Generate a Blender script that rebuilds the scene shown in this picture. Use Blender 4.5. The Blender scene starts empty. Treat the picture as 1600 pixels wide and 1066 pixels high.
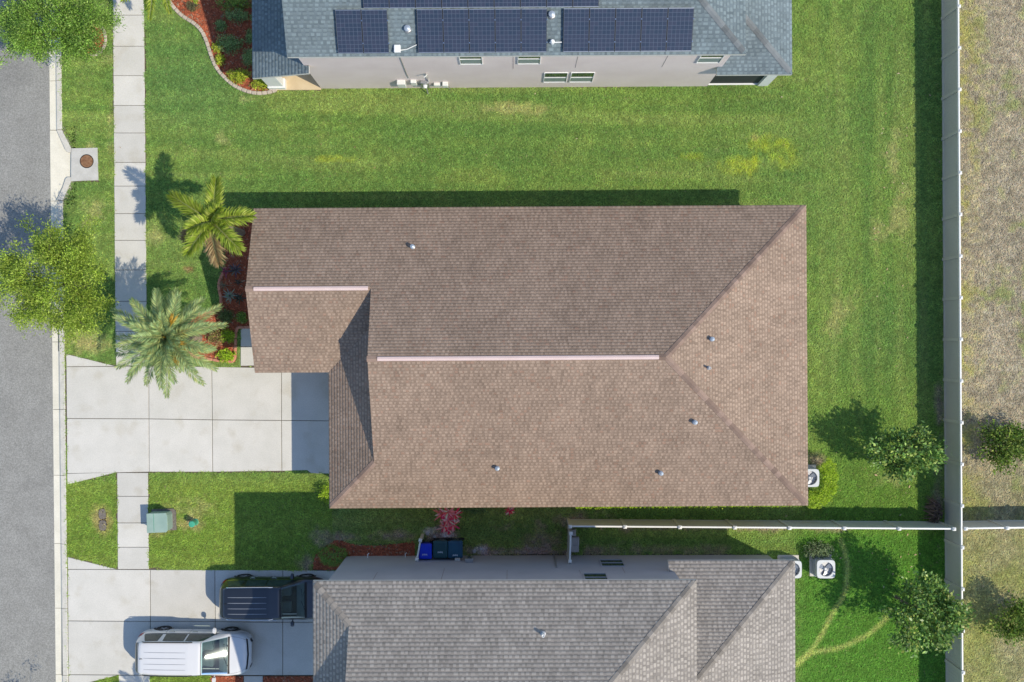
import bpy, math, random
import numpy as np
from mathutils import Vector, Matrix
random.seed(7)
rng = np.random.default_rng(7)
SC = bpy.context.scene
COL = SC.collection
R = math.radians

# ------------------------------------------------------------------ camera, sky, sun, exposure
CAM_H, PPM = 46.0, 33.0          # drone height (m); photograph pixels per metre on the ground
cam = bpy.data.cameras.new('camera'); co = bpy.data.objects.new('camera', cam); COL.objects.link(co)
co.location = (0, 0, CAM_H); co.rotation_euler = (0, 0, 0)
cam.sensor_width = 36.0; cam.lens = 36.0 * CAM_H * PPM / 1600.0
cam.clip_start = 0.5; cam.clip_end = 4000
SC.camera = co
SUN_D = Vector((-0.757, 0.379, -1.0)).normalized()       # direction the sunlight travels
SUN_EL = math.asin(-SUN_D.z); SUN_AZ = math.atan2(-SUN_D.x, -SUN_D.y)   # azimuth from +Y towards +X
world = bpy.data.worlds.new('World'); SC.world = world; world.use_nodes = True
nt = world.node_tree; nt.nodes.clear()
sky = nt.nodes.new('ShaderNodeTexSky'); sky.sky_type = 'NISHITA'; sky.sun_disc = False
sky.sun_elevation = SUN_EL; sky.sun_rotation = SUN_AZ; sky.ozone_density = 2.2; sky.dust_density = 0.3; sky.air_density = 1.0
bg = nt.nodes.new('ShaderNodeBackground'); bg.inputs['Strength'].default_value = 0.15
wo = nt.nodes.new('ShaderNodeOutputWorld')
nt.links.new(sky.outputs[0], bg.inputs[0]); nt.links.new(bg.outputs[0], wo.inputs[0])
sl = bpy.data.lights.new('sun', 'SUN'); sl.energy = 3.1; sl.angle = R(0.5); sl.color = (1.0, 0.91, 0.74)
so = bpy.data.objects.new('sun', sl); COL.objects.link(so)
so.rotation_euler = SUN_D.to_track_quat('-Z', 'Y').to_euler(); so.location = (20, -10, 40)
SC.view_settings.view_transform = 'Standard'; SC.view_settings.look = 'None'
SC.view_settings.exposure = 0.38; SC.view_settings.gamma = 1.0
SC.render.engine = 'CYCLES'

# ------------------------------------------------------------------ helpers
def W(x, y, z=0.0):                      # photograph pixel + height -> place in the world (camera looks straight down)
    k = (CAM_H - z) / CAM_H / PPM
    return Vector(((x - 800) * k, (533 - y) * k, z))
def W2(x, y, z=0.0):
    p = W(x, y, z); return (p.x, p.y)

def ring_frame(mb, w, h, bx_, by_, z0, z1):
    o = [(-w / 2, -h / 2), (w / 2, -h / 2), (w / 2, h / 2), (-w / 2, h / 2)]; i = [(-w / 2 + bx_, -h / 2 + by_), (w / 2 - bx_, -h / 2 + by_), (w / 2 - bx_, h / 2 - by_), (-w / 2 + bx_, h / 2 - by_)]
    vs = [(a, b, z) for ring in (o, i) for z in (z0, z1) for a, b in ring]
    for k in range(4):
        j = (k + 1) % 4; n0 = len(mb.f)
        fs = [(4 + k, 4 + j, 12 + j, 12 + k), (k, j, 4 + j, 4 + k), (8 + j, 8 + k, 12 + k, 12 + j), (j, k, 8 + k, 8 + j)]
        if k == 0: mb.add(vs, fs, mi=0); base = len(mb.v) - 16
        else: mb.f += [tuple(q + base for q in f) for f in fs]; mb.c += [None] * 4; mb.mi += [k % 2] * 4
class MB:
    def __init__(s): s.v = []; s.f = []; s.c = []; s.mi = []
    def add(s, vs, fs, col=None, mi=0):
        o = len(s.v); s.v += [tuple(p) for p in vs]
        for f in fs:
            s.f.append(tuple(i + o for i in f)); s.c.append(col); s.mi.append(mi)
    def box(s, c, d, rz=0, col=None, mi=0, taper=1.0):
        x, y, z = d[0] / 2, d[1] / 2, d[2] / 2
        P = []
        for zz, t in ((-z, 1), (z, taper)):
            for a, b in ((-x, -y), (x, -y), (x, y), (-x, y)):
                a *= t; b *= t
                P.append((c[0] + a * math.cos(rz) - b * math.sin(rz), c[1] + a * math.sin(rz) + b * math.cos(rz), c[2] + zz))
        s.add(P, [(3, 2, 1, 0), (4, 5, 6, 7), (0, 1, 5, 4), (1, 2, 6, 5), (2, 3, 7, 6), (3, 0, 4, 7)], col, mi)
    def rbox(s, c, d, b=0.02, col=None, mi=0):          # box with bevelled upright and top edges
        x, y, z = d[0] / 2, d[1] / 2, d[2] / 2
        rings = []
        for zz, ins in ((-z, 0), (z - b, 0), (z, b)):
            X, Y = x - ins, y - ins
            rings.append([(c[0] + px, c[1] + py, c[2] + zz) for px, py in
                          ((-X + b, -Y), (X - b, -Y), (X, -Y + b), (X, Y - b), (X - b, Y), (-X + b, Y), (-X, Y - b), (-X, -Y + b))])
        s.loft(rings, col, mi, cap=True)
    def loft(s, rings, col=None, mi=0, cap=True, closed=True):
        n = len(rings[0]); vs = [p for r in rings for p in r]; fs = []
        for i in range(len(rings) - 1):
            for j in range(n if closed else n - 1):
                k = (j + 1) % n
                fs.append((i * n + j, i * n + k, (i + 1) * n + k, (i + 1) * n + j))
        if cap:
            fs.append(tuple(range(n - 1, -1, -1))); fs.append(tuple((len(rings) - 1) * n + j for j in range(n)))
        s.add(vs, fs, col, mi)
    def tube(s, path, rad, n=7, col=None, mi=0, cap=True):
        rings = []
        path = [Vector(p) for p in path]
        if not hasattr(rad, '__len__'): rad = [rad] * len(path)
        for i, p in enumerate(path):
            d = (path[min(i + 1, len(path) - 1)] - path[max(i - 1, 0)]).normalized()
            a = d.cross(Vector((0, 0, 1)))
            if a.length < 1e-3: a = Vector((1, 0, 0))
            a.normalize(); b = a.cross(d)
            rings.append([p + (a * math.cos(t) - b * math.sin(t)) * rad[i] for t in [2 * math.pi * k / n for k in range(n)]])
        s.loft(rings, col, mi, cap)
    def lathe(s, c, prof, n=20, axis='z', col=None, mi=0, cap=True):
        rings = []
        for r, h in prof:
            ring = []
            for k in range(n):
                t = 2 * math.pi * k / n; u, w = r * math.cos(t), r * math.sin(t)
                ring.append((c[0] + u, c[1] + w, c[2] + h) if axis == 'z' else (c[0] + u, c[1] + h, c[2] - w))
            rings.append(ring)
        s.loft(rings, col, mi, cap)
    def prism(s, poly, z0, z1, col=None, mi=0):
        a = sum(poly[i][0] * poly[(i + 1) % len(poly)][1] - poly[(i + 1) % len(poly)][0] * poly[i][1] for i in range(len(poly)))
        if a < 0: poly = poly[::-1]
        s.loft([[(p[0], p[1], z0) for p in poly], [(p[0], p[1], z1) for p in poly]], col, mi)
    def build(s, name, mats, parent=None, smooth=False, loc=None):
        me = bpy.data.meshes.new(name); me.from_pydata(s.v, [], s.f)
        if not isinstance(mats, (list, tuple)): mats = [mats]
        for m in mats: me.materials.append(m)
        if len(mats) > 1: me.polygons.foreach_set('material_index', s.mi)
        if any(c is not None for c in s.c):
            at = me.attributes.new('Col', 'FLOAT_COLOR', 'FACE')
            at.data.foreach_set('color', np.array([(c or (1, 1, 1)) + (1.0,) for c in s.c], dtype=np.float32).ravel())
        if smooth: me.polygons.foreach_set('use_smooth', [True] * len(me.polygons))
        me.update()
        return link(name, me, parent, loc)

def link(name, me, parent=None, loc=None):
    o = bpy.data.objects.new(name, me); COL.objects.link(o)
    if parent is not None: o.parent = parent
    if loc is not None: o.location = loc
    return o
def np_mesh(name, V, F, C, m, parent=None):            # big meshes straight from arrays; F is (n,3) or (n,4); C per face
    me = bpy.data.meshes.new(name); k = F.shape[1]
    me.vertices.add(len(V)); me.vertices.foreach_set('co', V.astype(np.float32).ravel())
    me.loops.add(F.size); me.loops.foreach_set('vertex_index', F.astype(np.int32).ravel())
    me.polygons.add(len(F)); me.polygons.foreach_set('loop_start', (np.arange(len(F)) * k).astype(np.int32))
    me.update(calc_edges=True)
    if C is not None:
        at = me.attributes.new('Col', 'FLOAT_COLOR', 'FACE')
        at.data.foreach_set('color', np.concatenate([C, np.ones((len(C), 1))], 1).astype(np.float32).ravel())
    me.materials.append(m); me.validate()
    return link(name, me, parent)
def empty(name, loc=(0, 0, 0), rz=0.0, parent=None):
    o = bpy.data.objects.new(name, None); COL.objects.link(o)
    o.location = loc; o.rotation_euler = (0, 0, rz); o.empty_display_size = 0.2
    if parent is not None: o.parent = parent
    return o
def tag(o, label=None, cat=None, group=None, kind=None):
    if label: o['label'] = label
    if cat: o['category'] = cat
    if group: o['group'] = group
    if kind: o['kind'] = kind
    return o
def copy_to(o, loc, parent=None, rot=None):
    c = o.copy(); COL.objects.link(c); c.location = loc
    if parent is not None: c.parent = parent
    if rot is not None: c.rotation_euler = rot
    return c

# numpy value noise
_lat = rng.random((256, 256))
def vnoise(x, y):
    x = np.asarray(x, float); y = np.asarray(y, float)
    xi = np.floor(x).astype(int); yi = np.floor(y).astype(int); fx = x - xi; fy = y - yi
    fx = fx * fx * (3 - 2 * fx); fy = fy * fy * (3 - 2 * fy)
    g = lambda a, b: _lat[a % 256, b % 256]
    return (g(xi, yi) * (1 - fx) + g(xi + 1, yi) * fx) * (1 - fy) + (g(xi, yi + 1) * (1 - fx) + g(xi + 1, yi + 1) * fx) * fy
def fbm(x, y, o=3):
    s = 0; a = 0.5; t = 0
    for i in range(o): s = s + a * vnoise(x * 2 ** i + 17.3 * i, y * 2 ** i + 5.1 * i); t += a; a *= .5
    return s / t
def inpoly(X, Y, poly):
    ins = np.zeros(X.shape, bool); n = len(poly)
    for i in range(n):
        x1, y1 = poly[i][:2]; x2, y2 = poly[(i + 1) % n][:2]
        if y1 == y2: continue
        ins ^= ((y1 > Y) != (y2 > Y)) & (X < (x2 - x1) * (Y - y1) / (y2 - y1) + x1)
    return ins
def smooth_path(pts, n=6, closed=False):
    out = []; m = len(pts)
    for i in range(m if closed else m - 1):
        g = lambda k: pts[k % m] if closed else pts[min(max(k, 0), m - 1)]
        p0, p1, p2, p3 = g(i - 1), g(i), g(i + 1), g(i + 2)
        for k in range(n):
            t = k / n
            out.append(tuple(.5 * (2 * b + (c - a) * t + (2 * a - 5 * b + 4 * c - d) * t * t + (3 * b - a - 3 * c + d) * t ** 3)
                             for a, b, c, d in zip(p0, p1, p2, p3)))
    if not closed: out.append(tuple(pts[-1]))
    return out
def inset(poly, d):
    a = sum(poly[i][0] * poly[(i + 1) % len(poly)][1] - poly[(i + 1) % len(poly)][0] * poly[i][1] for i in range(len(poly)))
    if a < 0: poly = poly[::-1]
    n = len(poly); out = []
    for i in range(n):
        p0, p1, p2 = Vector(poly[i - 1]), Vector(poly[i]), Vector(poly[(i + 1) % n])
        e1 = (p1 - p0).normalized(); e2 = (p2 - p1).normalized()
        n1 = Vector((-e1.y, e1.x)); n2 = Vector((-e2.y, e2.x))
        k = 1 + n1.dot(n2)
        out.append(tuple(p1 + (n1 + n2) * (d / max(k, .2))))
    return out

# ------------------------------------------------------------------ materials
def mat(name, c1, c2=None, scale=6.0, rough=0.8, bump=0.0, bscale=60.0, attr=False, spec=0.3, metal=0.0, fine=0.0, fscale=90.0,
        trans=0.0, coat=0.0, rnd=0.0, detail=4.0, stain=None, sscale=0.6, sthr=0.6):
    m = bpy.data.materials.new(name); m.use_nodes = True
    n = m.node_tree; N = n.nodes; L = n.links
    b = N['Principled BSDF']; b.inputs['Roughness'].default_value = rough
    b.inputs['Specular IOR Level'].default_value = spec; b.inputs['Metallic'].default_value = metal
    if coat: b.inputs['Coat Weight'].default_value = coat; b.inputs['Coat Roughness'].default_value = 0.04
    geo = N.new('ShaderNodeNewGeometry')
    def noise(sc, det=detail):
        t = N.new('ShaderNodeTexNoise'); t.inputs['Scale'].default_value = sc; t.inputs['Detail'].default_value = det
        L.new(geo.outputs['Position'], t.inputs['Vector']); return t
    def mixc(a, bb, fac, mode='MIX'):
        x = N.new('ShaderNodeMix'); x.data_type = 'RGBA'; x.blend_type = mode
        for s_, v in ((6, a), (7, bb)):
            if hasattr(v, 'links'): L.new(v, x.inputs[s_])
            else: x.inputs[s_].default_value = (*v, 1)
        if hasattr(fac, 'links'): L.new(fac, x.inputs[0])
        else: x.inputs[0].default_value = fac
        return x.outputs[2]
    if attr:
        a = N.new('ShaderNodeAttribute'); a.attribute_name = 'Col'; col = a.outputs['Color']
        if c2: col = mixc(col, c2, 1.0, 'MULTIPLY')
    else:
        r = N.new('ShaderNodeValToRGB'); r.color_ramp.elements[0].position = .32; r.color_ramp.elements[1].position = .68
        r.color_ramp.elements[0].color = (*c1, 1); r.color_ramp.elements[1].color = (*(c2 or c1), 1)
        L.new(noise(scale).outputs['Fac'], r.inputs[0]); col = r.outputs[0]
    if stain:
        r = N.new('ShaderNodeMapRange'); r.inputs[1].default_value = sthr; r.inputs[2].default_value = sthr + .15
        L.new(noise(sscale, 6).outputs['Fac'], r.inputs[0]); col = mixc(col, stain, r.outputs[0])
    if fine:
        r = N.new('ShaderNodeMapRange'); r.inputs[1].default_value = .25; r.inputs[2].default_value = .75
        r.inputs[3].default_value = 1 - fine; r.inputs[4].default_value = 1 + fine
        L.new(noise(fscale, 2).outputs['Fac'], r.inputs[0]); col = mixc(col, r.outputs[0], 1.0, 'MULTIPLY')
    if rnd:
        oi = N.new('ShaderNodeObjectInfo'); r = N.new('ShaderNodeMapRange'); r.inputs[3].default_value = 1 - rnd; r.inputs[4].default_value = 1 + rnd
        L.new(oi.outputs['Random'], r.inputs[0]); col = mixc(col, r.outputs[0], 1.0, 'MULTIPLY')
    L.new(col, b.inputs['Base Color'])
    if bump:
        bp = N.new('ShaderNodeBump'); bp.inputs['Strength'].default_value = 1.0; bp.inputs['Distance'].default_value = bump
        L.new(noise(bscale, 3).outputs['Fac'], bp.inputs['Height']); L.new(bp.outputs[0], b.inputs['Normal'])
    if trans:
        tr = N.new('ShaderNodeBsdfTranslucent'); ms = N.new('ShaderNodeMixShader'); ms.inputs[0].default_value = trans
        L.new(col, tr.inputs['Color']); L.new(b.outputs[0], ms.inputs[1]); L.new(tr.outputs[0], ms.inputs[2])
        L.new(ms.outputs[0], N['Material Output'].inputs['Surface'])
    return m
M = {}
M['ground'] = mat('ground', None, attr=True, c2=(1, 1, 1), rough=.95, bump=.02, bscale=30, fine=.55, fscale=12, spec=.1)
M['grass'] = mat('grass', None, attr=True, rough=.75, spec=.15, trans=.4)
M['leaf'] = mat('leaf', None, attr=True, rough=.55, spec=.3, trans=.3)
M['gloss_leaf'] = mat('gloss_leaf', None, attr=True, rough=.42, spec=.4, trans=.15)
M['asphalt'] = mat('asphalt', (.262, .257, .238), (.295, .29, .27), 1.2, .92, .006, 70, fine=.30, fscale=18, stain=(.24, .236, .22), sscale=.35, sthr=.56)
M['concrete'] = mat('concrete', (.56, .54, .49), (.62, .595, .545), 1.0, .9, .002, 80, fine=.09, fscale=24, rnd=.06, stain=(.53, .50, .435), sscale=1.1, sthr=.56)
M['kerb'] = mat('kerb', (.68, .64, .53), (.76, .715, .60), 1.5, .9, .002, 80, fine=.08, fscale=20, rnd=.03)
M['kerb_back'] = mat('kerb_back', (.54, .515, .46), (.64, .605, .53), 2.0, .9, .002, 80, fine=.10, fscale=14, rnd=.03)
M['joint'] = mat('joint', (.10, .085, .06), (.16, .14, .10), 5, 1.0)
M['inlet'] = mat('inlet', (.47, .455, .42), (.58, .565, .525), 2.6, .9, .003, 60, fine=.08, fscale=25)
M['rust'] = mat('rust', (.20, .095, .05), (.32, .18, .10), 9, .9, .004, 50, metal=.2)
M['dark'] = mat('dark', (.015, .014, .013), (.03, .028, .026), 6, .9)
M['roof_brown'] = mat('roof_brown', None, attr=True, c2=(1, 1, 1), rough=.95, bump=.004, bscale=110, fine=.10, fscale=45, spec=.1)
M['deck'] = mat('roof_deck', (.10, .085, .075), (.14, .12, .10), 6, .95)
def cap_mat(nm, a, b): return mat(nm, a, b, 3.0, .95, .003, 110, fine=.10, fscale=45, rnd=.26, spec=.1)
M['cap_brown'] = cap_mat('cap_brown', (.25, .175, .138), (.28, .20, .16))
M['cap_grey'] = cap_mat('cap_grey', (.235, .21, .185), (.28, .25, .22))
M['cap_slate'] = cap_mat('cap_slate', (.155, .17, .175), (.18, .195, .20))
M['fascia'] = mat('fascia', (.50, .42, .36), (.55, .47, .41), 3, .6)
M['fascia_white'] = mat('fascia_white', (.62, .61, .58), (.68, .66, .63), 3, .5)
M['ridge_vent'] = mat('ridge_vent', (.66, .50, .46), (.70, .54, .50), 2, .5, spec=.5)
M['stucco_beige'] = mat('stucco_beige', (.52, .43, .34), (.57, .48, .39), 1.5, .92, .006, 60)
M['stucco_pink'] = mat('stucco_pink', (.72, .615, .58), (.78, .675, .64), .8, .92, .006, 60, fine=.03)
M['stucco_grey'] = mat('stucco_grey', (.40, .40, .42), (.44, .44, .46), .8, .92, .006, 60, fine=.03)
M['joint_line'] = mat('wall_joint', (.25, .21, .20), (.30, .26, .24), 5, .9)
M['white'] = mat('white_paint', (.78, .78, .77), (.84, .84, .82), 3, .5)
M['box_white'] = mat('utility_white', (.68, .68, .64), (.76, .76, .72), 5, .45)
M['grey_metal'] = mat('grey_metal', (.35, .35, .36), (.45, .45, .45), 8, .4, metal=.6)
M['pipe'] = mat('pipe', (.40, .45, .50), (.46, .51, .56), 9, .4, metal=.35)
M['glass'] = mat('window_glass', (.03, .05, .045), (.04, .06, .05), 1, .03, spec=.9)
M['blind'] = mat('blind', (.20, .25, .27), (.25, .30, .31), 4, .3, spec=.6)
M['tan_floor'] = mat('porch_floor', (.60, .47, .29), (.66, .53, .34), 2, .9)
M['screen'] = mat('lanai_screen', (.035, .04, .045), (.05, .055, .06), 20, .7)
M['vinyl'] = mat('vinyl_tan', (.53, .51, .46), (.57, .55, .50), .7, .55, spec=.4, fine=.03, fscale=8)
M['vinyl_post'] = mat('vinyl_post', (.58, .55, .48), (.62, .59, .52), 2, .5)
M['vinyl_white'] = mat('vinyl_white', (.80, .78, .73), (.84, .82, .78), 3, .45, spec=.4)
M['mulch'] = mat('mulch', (.28, .070, .036), (.42, .125, .062), 16, .95, .03, 26, fine=.35, fscale=24)
M['soil'] = mat('soil', (.10, .08, .06), (.16, .13, .10), 8, 1.0)
M['chip'] = mat('mulch_chip', None, attr=True, rough=.9)
M['edging'] = mat('edging', (.42, .36, .29), (.56, .48, .40), 8, .9, .006, 40, rnd=.10)
M['edging_red'] = mat('edging_red', (.50, .20, .13), (.58, .27, .18), 6, .9, .006, 40, rnd=.07)
M['bark'] = mat('bark', (.13, .10, .075), (.22, .18, .14), 14, .95, .02, 30)
M['palm_trunk'] = mat('palm_trunk', (.24, .19, .14), (.36, .30, .23), 12, .95, .03, 20)
M['transformer'] = mat('transformer_green', (.25, .36, .31), (.31, .42, .36), 2.2, .55, spec=.4, stain=(.36, .46, .38), sscale=1.6, sthr=.6)
M['pedestal'] = mat('pedestal_green', (.06, .34, .22), (.08, .40, .26), 3, .4)
M['meter_lid'] = mat('meter_lid', (.13, .115, .10), (.21, .185, .16), 14, .9, .004, 50)
M['dirt'] = mat('dirt', (.30, .21, .13), (.42, .31, .20), 8, 1.0, .02, 30)
M['bin_blue'] = mat('bin_blue', (.006, .03, .55), (.01, .045, .62), 2, .4, spec=.4)
M['bin_green'] = mat('bin_green', (.012, .06, .075), (.018, .08, .095), 2, .42, spec=.4)
M['bin_teal'] = mat('bin_teal', (.012, .065, .12), (.018, .09, .15), 2, .42, spec=.4)
M['rubber'] = mat('rubber', (.02, .02, .02), (.03, .03, .03), 9, .8)
M['white_print'] = mat('white_print', (.6, .65, .7), (.6, .65, .7), 3, .6)
M['ac_shell'] = mat('ac_shell', (.46, .48, .50), (.52, .54, .55), 4, .45, metal=.15)
M['ac_grille'] = mat('ac_grille', (.42, .44, .45), (.50, .52, .53), 4, .4, metal=.6)
M['ac_fan'] = mat('ac_fan', (.45, .46, .47), (.5, .51, .52), 4, .35, metal=.6)
M['paver'] = mat('paver', (.38, .36, .36), (.48, .46, .45), 5, .9, .004, 50)
M['car_white'] = mat('car_paint_white', (.66, .66, .67), (.67, .67, .68), 1, .25, coat=1.0, spec=.5)
M['car_black'] = mat('car_paint_black', (.032, .038, .052), (.036, .043, .056), 1, .28, coat=1.0, spec=.5, metal=.65)
M['car_glass'] = mat('car_glass', (.026, .045, .045), (.045, .072, .07), 5, .025, spec=.55)
def clear_glass():
    m = bpy.data.materials.new('windshield_glass'); m.use_nodes = True; N = m.node_tree.nodes; L = m.node_tree.links; N.remove(N['Principled BSDF'])
    t = N.new('ShaderNodeBsdfTransparent'); t.inputs[0].default_value = (.62, .78, .76, 1); g = N.new('ShaderNodeBsdfGlossy'); g.inputs['Roughness'].default_value = .03; g.inputs['Color'].default_value = (.9, 1, 1, 1)
    f = N.new('ShaderNodeFresnel'); f.inputs[0].default_value = 1.75; x = N.new('ShaderNodeMixShader')
    L.new(f.outputs[0], x.inputs[0]); L.new(t.outputs[0], x.inputs[1]); L.new(g.outputs[0], x.inputs[2]); L.new(x.outputs[0], N['Material Output'].inputs[0]); return m
M['clear_glass'] = clear_glass()
M['cabin'] = mat('cabin', (.035, .04, .042), (.05, .055, .056), 6, .8)
M['car_trim'] = mat('car_trim', (.02, .02, .022), (.03, .03, .032), 4, .5)
M['chrome'] = mat('chrome', (.7, .7, .72), (.75, .75, .76), 3, .15, metal=1.0)
M['rim'] = mat('rim', (.45, .45, .47), (.55, .55, .56), 4, .3, metal=.9)
M['taillight'] = mat('taillight', (.30, .01, .01), (.35, .015, .012), 4, .1, spec=.8)
M['headlight'] = mat('headlight', (.55, .58, .60), (.62, .64, .66), 4, .08, spec=.9)
M['rib_grey'] = mat('rib_grey', (.36, .37, .40), (.39, .40, .43), 4, .4)
M['rib_steel'] = mat('rib_steel', (.34, .36, .40), (.38, .40, .44), 4, .3, metal=.3)
M['dry_leaf'] = mat('dry_leaf', None, attr=True, rough=.9)
M['seat_grey'] = mat('seat_grey', (.16, .17, .17), (.2, .21, .21), 5, .8)

def solar_mat():
    m = mat('solar_cell', (.03, .036, .05), (.034, .042, .058), 3, .16, spec=.6, coat=.6)
    n = m.node_tree; N = n.nodes; L = n.links
    tc = N.new('ShaderNodeTexCoord'); br = N.new('ShaderNodeTexBrick'); br.offset = 0.0
    br.inputs['Scale'].default_value = 1.0; br.inputs['Brick Width'].default_value = .163; br.inputs['Row Height'].default_value = .163
    br.inputs['Mortar Size'].default_value = .006; br.inputs['Color1'].default_value = (.024, .036, .060, 1)
    br.inputs['Color2'].default_value = (.036, .042, .068, 1); br.inputs['Mortar'].default_value = (.10, .12, .16, 1)
    L.new(tc.outputs['Object'], br.inputs['Vector']); L.new(br.outputs['Color'], N['Principled BSDF'].inputs['Base Color'])
    return m
M['solar'] = solar_mat()
M['solar_frame'] = mat('solar_frame', (.30, .33, .38), (.36, .39, .44), 5, .35, metal=.8)
M['solar_side'] = mat('solar_side', (.03, .03, .035), (.04, .04, .045), 5, .5)

# ------------------------------------------------------------------ hardscape outlines (kept so that grass stays off them)
HARD = []           # polygons (world xy) without grass
def px_poly(pts, z=0.0): return [W2(x, y, z) for x, y in pts]
SW_L = lambda y: 176.3 + y * 8.2 / 1066 + (1 if y > 560 else 0)
SW_R = lambda y: 225.5 + y * 9.2 / 1066
RD = lambda y: 76.5 + (y - 100) * 10 / 966                    # road edge
KB = lambda y: 96.5 + (y - 100) * 10.5 / 966                  # back of kerb

# road and its kerb sit a little below the lawn
road = MB(); road.prism(px_poly([(-500, -600), (RD(-600), -600), (RD(1700), 1700), (-500, 1700)]), -.40, -.075)
tag(road.build('road', M['asphalt']), 'grey asphalt road running along the kerb', kind='structure')
kerb = tag(empty('kerb', W(88, 533)), 'cream concrete kerb and gutter along the road', kind='structure')
KJ = [-260, -160, -62, 30, 126, 203, 314, 424, 534.5, 640, 743, 850, 951, 1055, 1160, 1260]
def rel(o):    # mesh vertices are in world space: cancel the parent's own place
    o.matrix_parent_inverse = o.parent.matrix_basis.inverted(); return o
for a, b in zip(KJ[:-1], KJ[1:]):
    if (a, b) == (203, 314): continue
    g = 0.35
    prof = [(-.02, -.30), (-.02, -.066), (.44, -.06), (.52, -.025), (.60, .03), (.96, .045), (1.0, .03), (1.0, -.3)]
    r1 = []; r2 = []
    for t, z in prof:
        for ring, y in ((r1, a + g), (r2, b - g)):
            x = RD(y) + (KB(y) - RD(y)) * t; p = W(x, y, 0); ring.append((p.x, p.y, z))
    mb = MB(); vs = r2 + r1; n = len(prof)
    fs = [(j, j + 1, n + j + 1, n + j) for j in range(n - 1)] + [tuple(range(n - 1, -1, -1)), tuple(range(n, 2 * n))]
    mb.add(vs, fs); mb.mi = [1 if 3 <= j <= 6 else 0 for j in range(n - 1)] + [0, 0]
    rel(mb.build('kerb_stone', [M['kerb'], M['kerb_back']], kerb))
HARD.append(px_poly([(-500, -600), (KB(-600) - 1, -600), (KB(203) - 1, 203), (111, 237), (111, 280), (KB(314) - 1, 314), (KB(1700) - 1, 1700), (-500, 1700)]))

# sidewalk slabs
def slab(poly, parent, name='slab', z=.035, gap=.011, m='concrete', z0=-.1):
    p = inset([tuple(q) for q in poly], gap); pi = inset(p, .012); mb = MB()
    mb.loft([[(a, b, z0) for a, b in p], [(a, b, z - .010) for a, b in p], [(a, b, z) for a, b in pi]])
    return rel(mb.build(name, M[m], parent))
sw = tag(empty('sidewalk', W(205, 400)), 'pale concrete sidewalk beside the kerb strip', kind='structure')
SJ = [-260, -214, -168, -120, -72, -25, 24, 72.6, 118.5, 165, 208, 254, 291, 334, 375.7, 422, 471, 518, 571.5]
for a, b in zip(SJ[:-1], SJ[1:]): slab(px_poly([(SW_L(a), a), (SW_R(a), a), (SW_R(b), b), (SW_L(b), b)]), sw)
for a, b in zip([738.5, 775.5, 817, 855, 889.5], [775.5, 817, 855, 889.5]):
    slab(px_poly([(SW_L(a), a), (SW_R(a), a), (SW_R(b), b), (SW_L(b), b)]), sw)
for a, b in zip([1055, 1098, 1144, 1190, 1236], [1098, 1144, 1190, 1236]):
    slab(px_poly([(SW_L(a), a), (SW_R(a), a), (SW_R(b), b), (SW_L(b), b)]), sw)
HARD += [px_poly([(SW_L(-300), -300), (SW_R(-300), -300), (SW_R(572), 572), (SW_L(572), 572)]), px_poly([(SW_L(738), 738), (SW_R(738), 738), (SW_R(890), 890), (SW_L(890), 890)]),
         px_poly([(SW_L(1054), 1054), (SW_R(1054), 1054), (SW_R(1300), 1300), (SW_L(1300), 1300)])]

# driveways
dw = tag(empty('driveway', W(300, 655)), 'pale concrete driveway before the brown-roofed house', kind='structure')
D1 = [[(103.3, 553), (180, 572), (104, 573)], [(103.8, 573), (232.8, 572), (233, 654.5), (104.5, 654)], [(104.5, 654), (233, 654.5), (233.3, 737.5), (105, 740)],
      [(105, 740), (182, 738), (105.3, 757.5)],
      [(232.8, 572), (331, 573), (332, 656), (233, 654.5)], [(233, 654.5), (332, 656), (332.5, 737.5), (233.3, 737.5)],
      [(331, 573), (440, 575), (440, 657), (332, 656)], [(332, 656), (440, 657), (440.5, 736), (332.5, 737.5)],
      [(440, 575), (548, 577), (548, 658), (440, 657)], [(440, 657), (548, 658), (548, 741), (487, 740), (480, 735), (440.5, 736)]]
for i, p in enumerate(D1): slab(px_poly(p), dw, gap=.013 if i not in (0, 3) else .009)
HARD.append(px_poly([(103, 553), (180, 571.5), (548, 575), (548, 741), (487, 740.5), (480, 736), (233, 738), (182, 738.5), (105, 757)]))
fw = tag(empty('front_walk', W(388, 540)), 'short concrete walk to the front entry', kind='structure')
slab(px_poly([(376, 513), (455, 513), (455, 542), (376, 542)]), fw); slab(px_poly([(376, 542), (455, 542), (455, 570), (376, 572)]), fw, z=.045)
HARD.append(px_poly([(376, 513), (455, 513), (455, 573), (376, 573)]))
dw2 = tag(empty('driveway', W(300, 970)), 'pale concrete driveway under the two parked cars', kind='structure')
D2 = [[(105.7, 870), (183, 889.5), (106, 889.5)], [(106, 889.5), (235, 890), (235.3, 971), (106.5, 970)], [(106.5, 970), (235.3, 971), (235.7, 1055), (107, 1054)],
      [(107, 1054), (184, 1055), (108, 1074)],
      [(235, 890), (336, 890.5), (336.5, 971.5), (235.3, 971)], [(235.3, 971), (336.5, 971.5), (337, 1055), (235.7, 1055)],
      [(336, 890.5), (442, 891), (442, 972), (336.5, 971.5)], [(336.5, 971.5), (442, 972), (442, 1055), (337, 1055)],
      [(442, 891), (545, 891.5), (545, 972.5), (442, 972)], [(442, 972), (545, 972.5), (545, 1055), (442, 1055)]]
for p in D2: slab(px_poly(p), dw2, gap=.013)
slab(px_poly([(381, 1056), (411, 1056), (411, 1110), (381, 1110)]), dw2, name='walk_slab')
HARD.append(px_poly([(105, 869), (183, 889), (545, 891), (545, 1055), (184, 1055.5), (107, 1075)]))
HARD.append(px_poly([(330, 1055), (545, 1055), (545, 1300), (330, 1300)]))

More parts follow.
